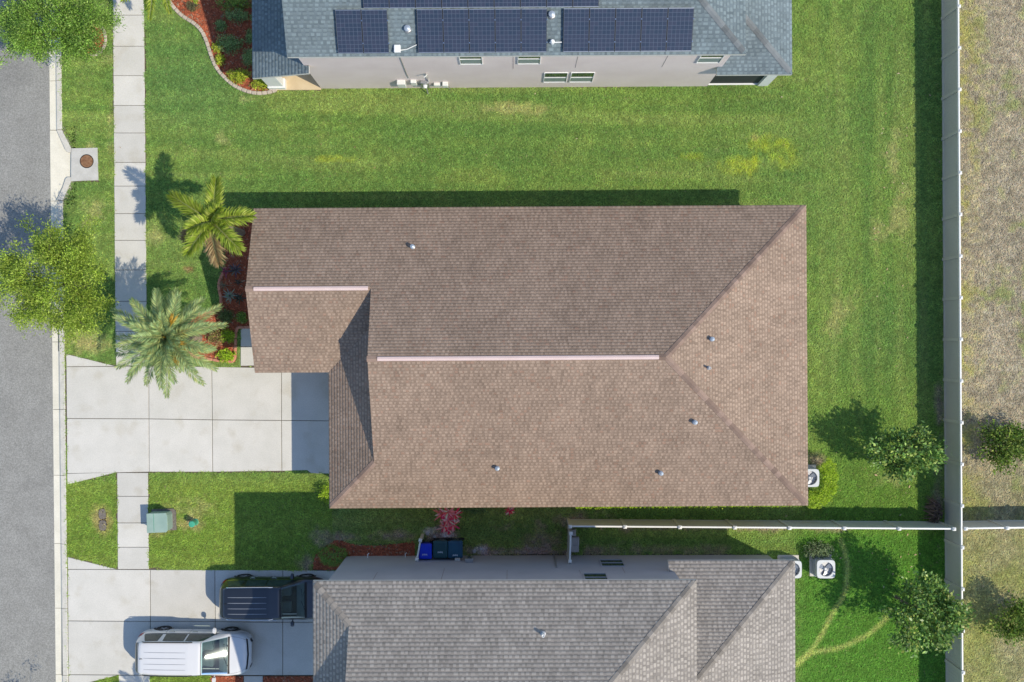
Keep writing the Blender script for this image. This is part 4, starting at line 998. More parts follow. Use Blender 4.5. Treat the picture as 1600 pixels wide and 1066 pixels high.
spec = [(360 * k / 11 + 8 * (k % 3), 1.15 + .1 * (k % 2), .6, 18 + 12 * (k % 3)) for k in range(11)]
palm('small palm below the picture edge shading the sidewalk by the white car', W2(322, 1124), (W(322, 1124).x, W(322, 1124).y, 4.0), .10, spec, DATE, 50, .30, .014, 24, vee=.5)

def shrub(label, px, py, rx, ry, h, cols, leaf=.06, dens=900, name='shrub', ball=False, cat='shrub', group=None, m='leaf', seed=0, bare=0.0):
    """leafy mound: twigs under a skin of leaf-sized faces"""
    c = W(px, py, h * .5); x0, y0 = c.x, c.y; rxm, rym = rx / PPM, ry / PPM
    root = tag(empty(name, (x0, y0, 0)), label, cat, group); n = int(dens * rxm * rym) + 60; cl = []
    for _ in range(n):
        v = rng.normal(0, 1, 3); v /= np.linalg.norm(v); v[2] = abs(v[2]); rr = rng.uniform(.72, 1.0) if ball else rng.uniform(.35, 1.05)
        g = 1.0 if ball else .72 + .5 * float(vnoise(v[0] * 2 + px * .1, v[1] * 2 + v[2] * 2 + py * .1))
        cl.append((np.array([x0 + v[0] * rxm * rr * g, y0 + v[1] * rym * rr * g, h * (.15 + .85 * v[2] * rr * g)]), .3, random.uniform(.7, 1.3)))
    Vv, Ff, Cc = leaf_cloud(cl, leaf, 40, (.14, .14, .10), cols, up=.5); rel(np_mesh('foliage', Vv, Ff, Cc, M[m], root))
    mb = MB()
    for k in range(9):
        a = k * .7; mb.tube([(0, 0, -.02), (math.cos(a) * rxm * .4, math.sin(a) * rym * .4, h * .4), (math.cos(a) * rxm * .7, math.sin(a) * rym * .7, h * .75)], [.02, .014, .006], 5)
    mb.build('stems', M['bark'], root); return root
LIME = [(.33, .52, .02), (.42, .60, .03), (.23, .38, .02), (.48, .62, .06)]
DKG = [(.22, .35, .12), (.29, .43, .15), (.15, .25, .08), (.36, .48, .19)]
GOLD = [(.48, .56, .04), (.38, .47, .04), (.58, .62, .08), (.28, .37, .04)]
MID = [(.18, .32, .05), (.24, .40, .06), (.12, .22, .04), (.32, .44, .09)]
shrub('dark clipped oval shrub in the mulch by the parked black car', 519, 869, 24, 17, .75, MID, .055, 1100, ball=True)
shrub('bright lime shrub peeking out at the garage corner', 510, 771, 14, 16, .9, LIME, .06, 900)
shrub('silvery leafy shrub growing beside the two condensers', 1281, 861, 28, 15, .8, [(.17, .25, .10), (.22, .30, .14), (.11, .17, .07), (.27, .33, .18)], .075, 700)
def hedge(label, pts, w, h, cols, leaf=.06):
    P = [W(x, y, h * .6) for x, y in pts]; root = tag(empty('hedge', (P[0].x, P[0].y, 0)), label, 'hedge'); cl = []; mb = MB()
    for a, b in zip(P[:-1], P[1:]):
        L_ = (b - a).length
        for _ in range(int(L_ * w * 420 * (1 + h * .6))):
            t = random.random(); u = random.uniform(-1, 1); z = h * random.uniform(.35, 1.0) if abs(u) > .75 else h * random.uniform(.86, 1.03)
            d = (b - a).normalized(); q = a.lerp(b, t) + Vector((-d.y, d.x, 0)) * u * w * .5; cl.append((np.array([q.x, q.y, z]), .3, random.uniform(.75, 1.25)))
        for k in range(max(1, int(L_ / .4))):
            q = a.lerp(b, (k + .5) / max(1, int(L_ / .4))); mb.tube([(q.x, q.y, -.02), (q.x + .05, q.y, h * .5), (q.x + random.uniform(-.15, .15), q.y + random.uniform(-.15, .15), h * .85)], [.025, .018, .008], 5)
    Vv, Ff, Cc = leaf_cloud(cl, leaf, 34, (.10, .10, .07), cols, up=.6); rel(np_mesh('foliage', Vv, Ff, Cc, M['leaf'], root)); rel(mb.build('stems', M['bark'], root)); return root
hedge('bright lime hedge curving round the condenser at the house corner', [(1286, 722), (1294, 734), (1295, 752), (1291, 770), (1278, 780), (1262, 781)], .74, .95, LIME)
hedge('low lime hedge along the wall under the long south eave', [(1225, 782), (1100, 783), (990, 784), (900, 785)], .5, .62, LIME)
# bed of the solar-roofed house
for (lb, a, b, rx, ry, h, cols, lf) in (('golden shrub nearest the white porch column', 408, 130, 15, 11, .6, GOLD, .075), ('wide golden shrub at the curve of the mulch bed', 373, 118, 20, 12, .6, GOLD, .07),
        ('tiny golden shrub upper one at the curved edging', 339, 74, 8, 9, .4, GOLD, .07), ('tiny golden shrub lower one at the curved edging', 343, 92, 8, 10, .4, GOLD, .07),
        ('dark shrub in the middle of the mulch bed', 358, 68, 23, 15, .8, DKG, .07), ('small dark shrub alone in the shaded mulch', 344, 38, 9, 10, .5, DKG, .07),
        ('grey green shrub row piece by the porch roof', 372, 24, 24, 9, .7, DKG, .07), ('dense dark green hedge mass at the upper edge', 368, 4, 32, 12, .8, MID, .06),
        ('dark shrub half hidden beneath the porch roof', 388, 88, 11, 16, .8, DKG, .07), ('small dark sprig at the porch roof edge', 390, 58, 7, 12, .5, DKG, .07), ('twiggy dry shrub in the sunny mulch corner', 300, 10, 10, 8, .4, [(.22, .20, .10), (.16, .17, .08)], .06)):
    shrub(lb, a, b, rx, ry, h, cols, lf, 800, group='shrubs in the curved bed')
def rosette(label, px, py, n, L_, wd, cols, name='agave', h0=.1, lo=10, hi=75, seed=1, cat='plant', curl=.4):
    rs = random.Random(seed); c = W(px, py, .2); root = tag(empty(name, (c.x, c.y, 0)), label, cat); base = []
    for k in range(n):
        t = k / max(1, n - 1); el = R(lo + (hi - lo) * t + rs.uniform(-6, 6)); az = k * 2.39996; l = L_ * rs.uniform(.8, 1.1) * (1 - .25 * t); mb = MB(); L2 = []
        for j in range(5):
            s = j / 4; r_ = l * s * math.cos(el) + .03; z = h0 + l * (s * math.sin(el) - curl * s * s * math.cos(el) * .6); ww = wd * (math.sin(math.pi * (.18 + .80 * s)) ** .8)
            L2.append([(r_, -ww, z + ww * .35), (r_, 0, z), (r_, ww, z + ww * .35)])
        mb.loft(L2, col=tuple(min(1, v * rs.uniform(.8, 1.25)) for v in rs.choice(cols)), cap=False, closed=False)
        o = mb.build('leaf', M['gloss_leaf'], root); o.rotation_euler = (0, 0, az)
    mb = MB(); mb.lathe((0, 0, 0), [(.05, -.05), (.06, h0 * .7), (.03, h0 + .1)], 8); mb.build('stem', M['bark'], root); return root
rosette('silver blue agave rosette in the shaded red mulch', 358, 462, 22, .40, .026, [(.34, .40, .34), (.26, .32, .27)], seed=2)
rosette('dark spiky plant next to the silver agave', 373, 466, 14, .34, .03, [(.05, .07, .05), (.07, .08, .06)], seed=3)
rosette('dusky purple spiky plant under the foxtail palm', 367, 422, 18, .46, .035, [(.10, .08, .10), (.18, .14, .16), (.22, .22, .20)], seed=4)
rosette('small dark sprout in the shaded mulch bed', 371, 441, 9, .22, .025, [(.05, .06, .05)], seed=5)
rosette('magenta cordyline tuft at the mulch edging', 352, 424, 10, .34, .03, [(.34, .07, .13), (.20, .06, .09)], seed=6)
rosette('thin grassy sprout beside the mulch edging', 348, 446, 12, .36, .012, [(.22, .24, .15)], seed=8)
shrub('round feathery shrub at the bend of the terracotta edging', 352, 493, 13, 12, .55, [(.16, .22, .06), (.20, .26, .09), (.10, .15, .05)], .07, 1000)
shrub('small vivid green shrub near the house wall', 377, 496, 10, 9, .4, MID, .07, 900)
shrub('green shrub beside the terracotta edging and walk', 355, 526, 13, 11, .5, LIME, .08, 800)
shrub('mixed croton shrub with reddish leaves under the date palm', 338, 528, 16, 12, .6, [(.30, .14, .08), (.34, .34, .08), (.18, .20, .06), (.45, .36, .16)], .09, 700)
shrub('yellow green shrub in the corner of the terracotta edging', 353, 556, 14, 10, .5, LIME, .09, 800)
RED = [(.92, .06, .13), (.90, .22, .18), (.92, .34, .34), (.80, .04, .11), (.92, .66, .46)]
def ti_clump(label, spots, seed):
    rs = random.Random(seed); c = W(*spots[0][:2]); root = tag(empty('ti_plant', (c.x, c.y, 0)), label, 'plant')
    for (px, py, h, n, L_) in spots:
        q = W(px, py, h); mb = MB(); mb.tube([(q.x - c.x, q.y - c.y, -.02), (q.x - c.x, q.y - c.y, h)], .02, 6); mb.build('stem', M['bark'], root)
        for k in range(n):
            el = R(rs.uniform(0, 70)); l = L_ * rs.uniform(.7, 1.1); mb = MB(); L2 = []
            for j in range(5):
                s = j / 4; ww = .035 * (math.sin(math.pi * (.15 + .83 * s)) ** .8); r_ = l * s * math.cos(el); z = l * (s * math.sin(el) - .35 * s * s)
                L2.append([(r_, -ww, z + ww * .3), (r_, 0, z), (r_, ww, z + ww * .3)])
            mb.loft(L2, col=tuple(min(1, v * rs.uniform(.8, 1.2)) for v in rs.choice(RED)), cap=False, closed=False)
            o = mb.build('leaf', M['gloss_leaf'], root); o.location = (q.x - c.x, q.y - c.y, h); o.rotation_euler = (0, 0, k * 2.4 + rs.uniform(-.3, .3))
ti_clump('tall red and cream ti plant clump under the south eave', [(700, 800, 1.2, 22, .50), (690, 803, 1.0, 20, .48), (711, 804, 1.0, 20, .46), (700, 813, .9, 22, .48), (708, 820, .7, 20, .42), (695, 823, .6, 20, .42), (702, 828, .5, 18, .40)], 3)
ti_clump('small pink ti plant peeking out beyond the larger red clump', [(797, 798, .6, 20, .32)], 4)
shrub('low pale green shrub row beside the red ti plant', 742, 794, 26, 8, .5, [(.14, .24, .08), (.20, .30, .10)], .07, 800)

# ------------------------------------------------------------------ things in the yards
def condenser(label, px, py, s=.80, h=.85, rz=0.0):
    c = W(px, py, h); root = tag(empty('air_conditioner', (c.x, c.y, 0), rz), label, 'air conditioner', 'outdoor condensers')
    mb = MB(); mb.rbox((0, 0, .02), (s + .2, s + .2, .12), .02); mb.build('pad', M['concrete'], root)
    mb = MB(); mb.rbox((0, 0, h / 2 - .07), (s, s, h - .30), .06); body = mb.build('cabinet', M['ac_grille'], root)
    mb = MB()
    for k in range(6): mb.rbox((0, 0, .16 + k * .075), (s + .02, s + .02, .03), .06)
    mb.build('louvres', M['ac_shell'], body)
    # top plate with a round fan opening
    mb = MB(); n = 32; r = s * .40; ring = []; sq = []
    for k in range(n):
        t = 2 * math.pi * k / n; ct, st = math.cos(t), math.sin(t); q = (s / 2 + .01) / (abs(ct) ** 7 + abs(st) ** 7) ** (1 / 7)
        ring.append((r * ct, r * st)); sq.append((q * ct, q * st))
    mb.loft([[(a, b, h - .25) for a, b in sq], [(a, b, h + .005) for a, b in sq], [(a * .97, b * .97, h + .02) for a, b in sq], [(a, b, h + .02) for a, b in ring], [(a, b, h - .14) for a, b in ring]], cap=False)
    mb.build('top_plate', M['ac_shell'], root)
    mb = MB(); mb.lathe((0, 0, h - .17), [(r, 0), (r, .01), (0, .01)], 24); mb.build('fan_well', M['grey_metal'], root)
    for k in range(3):
        a = k * 2.094 + .4; mb = MB(); w0, w1 = .26, .55
        mb.add([(.06 * math.cos(a), .06 * math.sin(a), h - .09), (r * .93 * math.cos(a - w1 * .5), r * .93 * math.sin(a - w1 * .5), h - .05), (r * .95 * math.cos(a + w1 * .35), r * .95 * math.sin(a + w1 * .35), h - .09), (r * .90 * math.cos(a + w1), r * .90 * math.sin(a + w1), h - .12), (.08 * math.cos(a + .9), .08 * math.sin(a + .9), h - .11)], [(0, 1, 2, 3, 4)])
        mb.build('fan_blade', M['ac_fan'], root)
    mb = MB(); mb.lathe((0, 0, h - .10), [(.09, 0), (.09, .06), (.05, .08), (0, .08)], 14); mb.build('fan_hub', M['ac_fan'], root)
    mb = MB()
    for rr in (r * .35, r * .65, r * .9):
        mb.tube([(rr * math.cos(t * .3927), rr * math.sin(t * .3927), h + .025) for t in range(17)], .003, 4, cap=False)
    for k in range(12): t = k * .5236; mb.tube([(.05 * math.cos(t), .05 * math.sin(t), h + .035), (r * math.cos(t), r * math.sin(t), h + .022)], .003, 4)
    mb.build('wire_guard', M['ac_grille'], root); return root
condenser('air conditioner half under the brown roof beside the lime hedge', 1266, 747, .82)
condenser('air conditioner tucked against the corner of the grey roof', 1239, 890, .80)
condenser('air conditioner standing alone on the lawn, outer of two', 1290.5, 889.5, .84)
def wheelie_bin(label, px, py, mname, w=.60, d=.68, h=1.0, lx=0.0, ly=-.05):
    c = W(px, py, h); root = tag(empty('wheelie_bin', (c.x, c.y, 0)), label, 'bin', 'bins against the grey wall')
    def ring(sx, sy, z, b=.05): return [(q[0], q[1], z) for q in ((-sx + b, -sy), (sx - b, -sy), (sx, -sy + b), (sx, sy - b), (sx - b, sy), (-sx + b, sy), (-sx, sy - b), (-sx, -sy + b))]
    mb = MB(); mb.loft([ring(w * .40, d * .36, .06), ring(w * .47, d * .45, h * .55), ring(w * .5, d * .5, h - .06), ring(w * .53, d * .53, h - .05), ring(w * .53, d * .53, h - .01)]); mb.build('body', M[mname], root)
    mb = MB(); mb.loft([ring(w * .54, d * .54, h), ring(w * .55, d * .55, h + .02), ring(w * .50, d * .50, h + .055), ring(w * .40, d * .42, h + .075)]); lid = mb.build('lid', M[mname], root)
    mb = MB()
    for k in range(7):
        u = -.12 + k * .034
        mb.box((lx + u, ly + (.012 if k % 2 else -.006), h + .079), (.022, .05 if k % 3 else .075, .004))
    mb.build('printed_mark', M['white_print'], lid)
    mb = MB(); mb.tube([(-w * .42, d * .58, h - .06), (-w * .42, d * .66, h - .03), (w * .42, d * .66, h - .03), (w * .42, d * .58, h - .06)], .02, 6); mb.build('handle', M['rubber'], root)
    for s_ in (-1, 1):
        mb = MB(); mb.lathe((s_ * w * .40, d * .42, .13), [(.06, -.03), (.13, -.03), (.13, .03), (.06, .03)], 14, axis='y'); o = mb.build('wheel', M['rubber'], root)
wheelie_bin('bright blue wheelie bin beside the small vinyl screen', 664.5, 861.5, 'bin_blue', .56, .66, lx=.0, ly=-.14)
wheelie_bin('dark green wheelie bin between the blue bin and teal bin', 688, 858.5, 'bin_green', .62, .74, lx=.02, ly=-.12)
wheelie_bin('dark teal wheelie bin farthest from the small vinyl screen', 711.5, 858.5, 'bin_teal', .62, .74, lx=.02, ly=-.26)
# transformer
c = W(246, 817, .8); tf = tag(empty('transformer_box', (c.x, c.y, 0), R(2)), 'pale green utility transformer box overlapping the sidewalk edge', 'transformer')
mb = MB(); mb.prism([(-.52, -.5), (.62, -.5), (.62, .42), (.5, .52), (-.52, .52)], -.05, .10); mb.build('pad', M['meter_lid'], tf)
mb = MB(); mb.prism([(-.46, -.42), (.40, -.42), (.46, -.34), (.46, .30), (.40, .42), (-.46, .42)], .10, .76); mb.build('cabinet', M['transformer'], tf)
mb = MB(); pts_ = [(-.50, -.46), (.38, -.46), (.47, -.36), (.47, .31), (.40, .45), (-.50, .45)]
mb.loft([[(a, b, .76) for a, b in pts_], [(a, b, .80) for a, b in pts_], [(a * .97, b * .97, .825) for a, b in pts_]]); ld = mb.build('hinged_lid', M['transformer'], tf)
mb = MB(); mb.rbox((-.16, 0, .83), (.01, .84, .02), .003); mb.build('lid_seam', M['pedestal'], ld)
mb = MB(); mb.box((-.47, -.1, .45), (.03, .10, .14)); mb.build('lock', M['grey_metal'], tf)
c = W(299, 819.5, .62); pe = tag(empty('cable_pedestal', (c.x, c.y, 0)), 'short green round utility pedestal in the front lawn', 'pedestal')
mb = MB(); mb.lathe((0, 0, 0), [(.13, -.05), (.13, .50), (.15, .50), (.15, .58), (.12, .61), (0, .62)], 18); mb.build('tube', M['pedestal'], pe); mb = MB(); mb.lathe((0, 0, 0), [(.16, -.03), (.16, .04), (.13, .06)], 18); mb.build('base_ring', M['pedestal'], pe)
for px_, py_, lb in ((160.5, 803, 'brown oval meter box lid, upper of the pair'), (161, 821, 'brown oval meter box lid, lower of the pair')):
    c = W(px_, py_); mx = tag(empty('water_meter_box', (c.x, c.y, 0), R(3)), lb, 'meter box', 'meter box pair by the sidewalk')
    oval = [(.17 * math.copysign(abs(math.cos(t)) ** .6, math.cos(t)), .24 * math.copysign(abs(math.sin(t)) ** .7, math.sin(t))) for t in [k * math.pi / 12 for k in range(24)]]
    mb = MB(); mb.prism([(a * 1.12, b * 1.1) for a, b in oval], -.1, .035); mb.build('box_rim', M['dark'], mx); mb = MB(); mb.prism(oval, -.05, .048); ld = mb.build('lid', M['meter_lid'], mx)
    mb = MB(); mb.box((.02, .1, .05), (.05, .03, .006)); mb.build('finger_hole', M['dark'], ld)
for px_, py_, s_, lb in ((898, 846, (.42, .36), 'wider grey paver block inside the vinyl gate'), (898.5, 857.5, (.36, .34), 'smaller grey paver block nearest the grey wall'), (895, 833, (.30, .30), 'pale grey block at the fence corner inside the gate')):
    c = W(px_, py_, .35); mb = MB(); mb.rbox((0, 0, .17), (s_[0], s_[1], .40), .02); o = mb.build('paver_block', M['paver']); o.location = (c.x, c.y, 0); tag(o, lb, 'paver', 'blocks stacked by the gate')
# dry frond heap in the fence corner
c = W(1458, 801); hp = tag(empty('dry_frond_heap', (c.x, c.y, 0)), 'brown dried frond heap in the fence corner', 'dead fronds'); mb = MB()
for k in range(70):
    a = random.uniform(1.9, 4.4); l = random.uniform(.3, .75); st_ = (random.uniform(.0, .3), random.uniform(-.25, .45), random.uniform(.1, .45))
    mb.tube([st_, (st_[0] + math.cos(a) * l * .5, st_[1] + math.sin(a) * l * .5, st_[2] + .1), (st_[0] + math.cos(a) * l, st_[1] + math.sin(a) * l, .03)], [.022, .03, .006], 4, col=random.choice([(.17, .11, .09), (.12, .08, .065), (.22, .15, .11)]))
mb.build('fronds', M['dry_leaf'], hp)
# rubble by the bins
for px_, py_, r, lb in ((741, 861, .14, 'largest pale stone in the dirt beside the teal bin'), (751, 857, .10, 'small pale stone farther along the wall from the teal bin'), (668, 833, .14, 'larger pale stone in the dirt near the red ti plant'), (679, 838, .10, 'smaller pale stone between the ti plant and blue bin')):
    c = W(px_, py_); mb = MB()
    mb.loft([[(r * math.cos(t) * random.uniform(.8, 1.1), r * math.sin(t) * random.uniform(.7, 1), -.02) for t in [j * .9 for j in range(7)]], [(r * .7 * math.cos(t) * random.uniform(.8, 1.1), r * .7 * math.sin(t), random.uniform(.06, .1)) for t in [j * .9 for j in range(7)]]])
    o = mb.build('pale_stone', M['paver']); o.location = (c.x, c.y, 0); tag(o, lb, 'stone', 'stones near the bins')

# ------------------------------------------------------------------ cars
def suv(label, loc, rz, paint, Lc, Wd, H, wb0, wb1, rib, railm, wr=.37, name='parked_suv', chrome=False):
    """tail at x=0, nose at x=Lc, local origin at the tail centre on the ground"""
    root = tag(empty(name, loc, rz), label, 'suv', 'cars on the driveway'); hw_ = Wd / 2; k = Lc / 5.2; zs = H / 1.80
    # station: x, then half widths (fractions) and heights for sill, flank, waist, belt, roof edge, roof shoulder, roof centre
    ST = [(0.00, (.40, .52, .54, .50, .44, .32, 0), (.44, .52, .72, .92, 1.00, 1.03, 1.04)),
          (0.05, (.64, .75, .77, .70, .58, .42, 0), (.38, .50, .74, 1.00, 1.16, 1.21, 1.22)),
          (0.13, (.78, .86, .875, .80, .645, .48, 0), (.34, .49, .76, 1.04, 1.36, 1.44, 1.46)),
          (0.25, (.86, .925, .935, .87, .69, .52, 0), (.32, .48, .78, 1.06, 1.54, 1.63, 1.65)),
          (0.46, (.905, .97, .975, .925, .73, .56, 0), (.30, .48, .80, 1.08, 1.64, 1.735, 1.76)),
          (0.80, (.92, .99, .995, .955, .755, .58, 0), (.29, .47, .80, 1.09, 1.67, 1.76, 1.785)),
          (1.60, (.92, .99, 1.0, .965, .77, .60, 0), (.28, .46, .80, 1.08, 1.69, 1.78, 1.80)),
          (2.60, (.92, .985, .995, .965, .77, .60, 0), (.28, .46, .80, 1.06, 1.68, 1.77, 1.795)),
          (3.06, (.92, .985, .995, .965, .755, .59, 0), (.28, .46, .80, 1.05, 1.63, 1.72, 1.745)),
          (3.22, (.92, .985, .995, .965, .755, .59, 0), (.28, .46, .80, 1.045, 1.56, 1.655, 1.68)),
          (4.20, (.92, .985, .995, .965, .87, .66, 0), (.28, .47, .81, 1.03, 1.095, 1.15, 1.165)),
          (4.32, (.92, .985, .995, .955, .87, .62, 0), (.28, .47, .81, 1.00, 1.07, 1.105, 1.12)),
          (4.62, (.91, .97, .98, .93, .82, .57, 0), (.28, .47, .80, .96, 1.03, 1.065, 1.08)),
          (4.85, (.87, .925, .935, .87, .74, .52, 0), (.28, .47, .77, .91, .98, 1.015, 1.03)),
          (5.03, (.77, .83, .84, .77, .64, .46, 0), (.28, .47, .73, .84, .91, .945, .955)),
          (5.13, (.62, .69, .70, .64, .53, .38, 0), (.30, .46, .68, .77, .82, .85, .86)),
          (5.20, (.36, .43, .44, .41, .35, .26, 0), (.34, .46, .60, .68, .71, .73, .735))]
    xs = np.array([s[0] for s in ST]) * k; YW = np.array([s[1] for s in ST]) * hw_; ZH = np.array([s[2] for s in ST]) * zs
    vk = np.arange(7.0)
    def S(x, v, sg=1, off=0.0):
        def raw(x, v):
            ys_ = np.array([np.interp(x, xs, YW[:, j]) for j in range(7)]); z_ = np.array([np.interp(x, xs, ZH[:, j]) for j in range(7)])
            j = min(int(v), 5); t = v - j; pp = lambda A, i: A[min(max(i, 0), 6)]
            def cr(A):
                a, b, c, d = pp(A, j - 1), pp(A, j), pp(A, j + 1), pp(A, j + 2)
                if j == 5: d = c if A is z_ else -A[5]
                tt = .35
                m1, m2 = (c - a) * tt, (d - b) * tt
                return (2 * t ** 3 - 3 * t * t + 1) * b + (t ** 3 - 2 * t * t + t) * m1 + (-2 * t ** 3 + 3 * t * t) * c + (t ** 3 - t * t) * m2
            return np.array([x, max(cr(ys_), 0) if v < 6 else 0.0, cr(z_)])
        e_ = .05
        P = (raw(max(x - e_, 0), v) + 2 * raw(x, v) + raw(min(x + e_, Lc), v)) / 4 * np.array([0, 1, 1]) + np.array([x, 0, 0])
        if off:
            du = raw(min(x + .03, Lc), v) - raw(max(x - .03, 0), v); dv = raw(x, min(v + .05, 6)) - raw(x, max(v - .05, 0)); nn = np.cross(du, dv); nn /= np.linalg.norm(nn) + 1e-9
            if nn[1] < 0 and v < 5: nn = -nn
            if nn[2] < 0 and v >= 5: nn = -nn
            P = P + nn * off
        return (P[0], P[1] * sg, P[2])
    def patch(xa, xb, va, vb, sg, off, nu=10, nv=6, xa2=None, xb2=None, mirror=False):
        """grid on the body surface, offset outward; xa2/xb2 give the ends at vb (slanted edges)"""
        xa2 = xa if xa2 is None else xa2; xb2 = xb if xb2 is None else xb2; rows = []
        for j in range(nv + 1):
            v = va + (vb - va) * j / nv; a = xa + (xa2 - xa) * j / nv; b = xb + (xb2 - xb) * j / nv
            rows.append([S((a + (b - a) * i / nu) * k, v, sg, off) for i in range(nu + 1)])
        if mirror: rows = rows + [[(p_[0], -p_[1], p_[2]) for p_ in r_] for r_ in rows[-2::-1]]
        mb = MB(); mb.loft(rows, cap=False, closed=False); return mb
    # body shell, with the wheel openings cut away
    ux = sorted(set(list(np.linspace(0, Lc, 84)) + [x for x in xs])); vv = list(np.linspace(0, 6, 37)); mb = MB()
    for sg in (1, -1):
        G = [[S(x, v, sg) for v in vv] for x in ux]; idx = {}; nv_ = len(vv)
        vs = [p_ for r_ in G for p_ in r_]; fs = []
        for i in range(len(ux) - 1):
            for j in range(nv_ - 1):
                q = [G[i][j], G[i + 1][j], G[i + 1][j + 1], G[i][j + 1]]; cx_ = sum(p_[0] for p_ in q) / 4; cz_ = sum(p_[2] for p_ in q) / 4
                if vv[j] < 3 and any(math.hypot(cx_ - w_, cz_ - wr) < wr + .045 for w_ in (wb0, wb1)): continue
                if vv[j] > 4.24 and 3.21 * k < cx_ < 4.19 * k: continue
                f = (i * nv_ + j, (i + 1) * nv_ + j, (i + 1) * nv_ + j + 1, i * nv_ + j + 1); fs.append(f if sg < 0 else f[::-1])
        mb.add(vs, fs)
    body = mb.build('body', paint, root, smooth=True)
    mb = MB(); mb.box((Lc / 2, 0, .42), (Lc * .90, Wd * .72, .28)); mb.build('underbody', M['car_trim'], root)
    # glazing
    ws = patch(3.20, 4.20, 4.25, 6, 1, .006, 10, 6, 3.17, 4.21, mirror=True); ws.build('windshield', M['clear_glass'], root, smooth=True)
    mb = MB(); mb.loft([[(3.75 * k, y_, .62), (4.22 * k, y_, .62), (4.24 * k, y_, 1.10 * zs), (4.02 * k, y_, 1.09 * zs), (3.80 * k, y_, 1.00 * zs), (3.75 * k, y_, .86 * zs)] for y_ in (-hw_ * .80, hw_ * .80)]); mb.build('dashboard', M['seat_grey'], root)
    mb = MB(); mb.box((2.7 * k, 0, .60), (2.4 * k, Wd * .76, .08)); mb.box((2.05 * k, 0, 1.0), (.06, Wd * .66, .8)); mb.build('cabin_floor', M['cabin'], root)
    for sg in (-1, 1):
        mb = MB(); y0 = sg * hw_ * .40
        mb.rbox((3.22 * k, y0, .80), (.52, .50, .22), .05); mb.loft([[(x_, y0 + d_, z_) for x_, z_ in ((2.98 * k + a_, .85), (2.98 * k + a_ + .13, .87), (2.80 * k + a_ + .11, 1.42 * zs), (2.80 * k + a_, 1.42 * zs))] for d_, a_ in ((-.24, .02), (-.15, -.02), (.15, -.02), (.24, .02))])
        mb.rbox((2.83 * k, y0, 1.50 * zs), (.10, .26, .16), .03); mb.build('seat', M['seat_grey'], root)
    mb = MB(); mb.tube([(3.62 * k + .05 * math.sin(t), hw_ * .40 + .18 * math.cos(t), 1.02 * zs + .16 * math.sin(t)) for t in [q * .449 for q in range(15)]], .014, 5, cap=False); mb.build('steering_wheel', M['rubber'], root)
    patch(.07, .30, 4.15, 6, 1, .006, 6, 6, .05, .31, mirror=True).build('rear_window', M['car_glass'], root, smooth=True)
    for sg in (1, -1):
        for a, b, a2, b2 in ((.42, 1.28, .62, 1.20), (1.42, 2.40, 1.42, 2.36), (2.47, 3.76, 2.43, 3.22)):
            patch(a, b, 3.14, 3.90, sg, .006, 10, 5, a2, b2).build('side_window', M['car_glass'], root, smooth=True)
        patch(.44, 3.80, 3.0, 3.10, sg, .010, 24, 1).build('belt_trim', M['chrome'] if chrome else M['car_trim'], root, smooth=True)
        patch(.4, 4.8, .05, .45, sg, .010, 24, 2).build('sill_trim', M['car_trim'], root, smooth=True) if False else None
        for x_ in (1.50, 2.55):
            h_ = S((x_ + .12) * k, 2.55, sg, .03); mb = MB(); mb.tube([S(x_ * k, 2.55, sg, .0), S((x_ + .03) * k, 2.55, sg, .035), S((x_ + .20) * k, 2.55, sg, .035), S((x_ + .23) * k, 2.55, sg, 0)], .014, 6); mb.build('door_handle', M['chrome'], root)
        for x_ in (1.36, 2.43, 3.62):
            patch(x_, x_ + .012, .5, 2.95, sg, .003, 1, 10).build('door_gap', M['car_trim'], root)
        # mirror
        mx_ = S(3.60 * k, 3.05, sg); mb = MB(); y_ = mx_[1]
        mb.tube([(mx_[0], y_ - sg * .03, mx_[2] - .02), (mx_[0], y_ + sg * .10, mx_[2] + .04)], .03, 6)
        mb.loft([[(mx_[0] + dx * sc_, y_ + sg * yy, mx_[2] + .07 + dz * sc_) for dx, dz in ((-.07, -.08), (.05, -.08), (.09, 0), (.05, .08), (-.07, .08))] for yy, sc_ in ((.06, .8), (.12, 1.0), (.24, .95), (.29, .55))])
        mb.build('side_mirror', paint, root)
        # lights
        patch(.03, .36, 2.45, 3.15, sg, .008, 6, 4, .04, .28).build('taillight', M['taillight'], root, smooth=True)
        patch(4.78, 5.12, 2.75, 3.6, sg, .008, 6, 4, 4.70, 5.06).build('headlight', M['headlight'], root, smooth=True)
        # roof rails
        mb = MB(); yr = np.interp(1.6 * k, xs, YW[:, 4]) * .97
        mb.tube([(.55 * k, sg * yr, 1.70 * zs), (.65 * k, sg * yr, 1.755 * zs), (1.6 * k, sg * yr * 1.02, 1.78 * zs), (2.6 * k, sg * yr * 1.02, 1.77 * zs), (2.78 * k, sg * yr, 1.70 * zs)], .024, 6); mb.build('roof_rail', railm, root)
        for x_ in (wb0, wb1):
            ys0 = hw_ * .985
            mb = MB(); ring_o = []; ring_i = []
            for t in range(17):
                a = math.pi * t / 16; ring_o.append((x_ + (wr + .105) * math.cos(a), sg * (hw_ - .015), wr - .02 + (wr + .105) * math.sin(a))); ring_i.append((x_ + (wr + .02) * math.cos(a), sg * (hw_ + .006), wr - .02 + (wr + .02) * math.sin(a)))
            ring_b = [(p_[0], sg * (hw_ - .22), p_[2]) for p_ in ring_i]
            mb.loft([ring_o, ring_i, ring_b], cap=False, closed=False); mb.build('wheel_arch', M['car_trim'], root, smooth=True)
            wroot = empty('wheel', (x_, sg * (hw_ - .12), wr), parent=root)
            mb = MB(); mb.lathe((0, 0, 0), [(wr * .66, -.115), (wr * .90, -.125), (wr, -.09), (wr, .09), (wr * .90, .125), (wr * .66, .115)], 28, axis='y', cap=False); mb.build('tyre', M['rubber'], wroot, smooth=True)
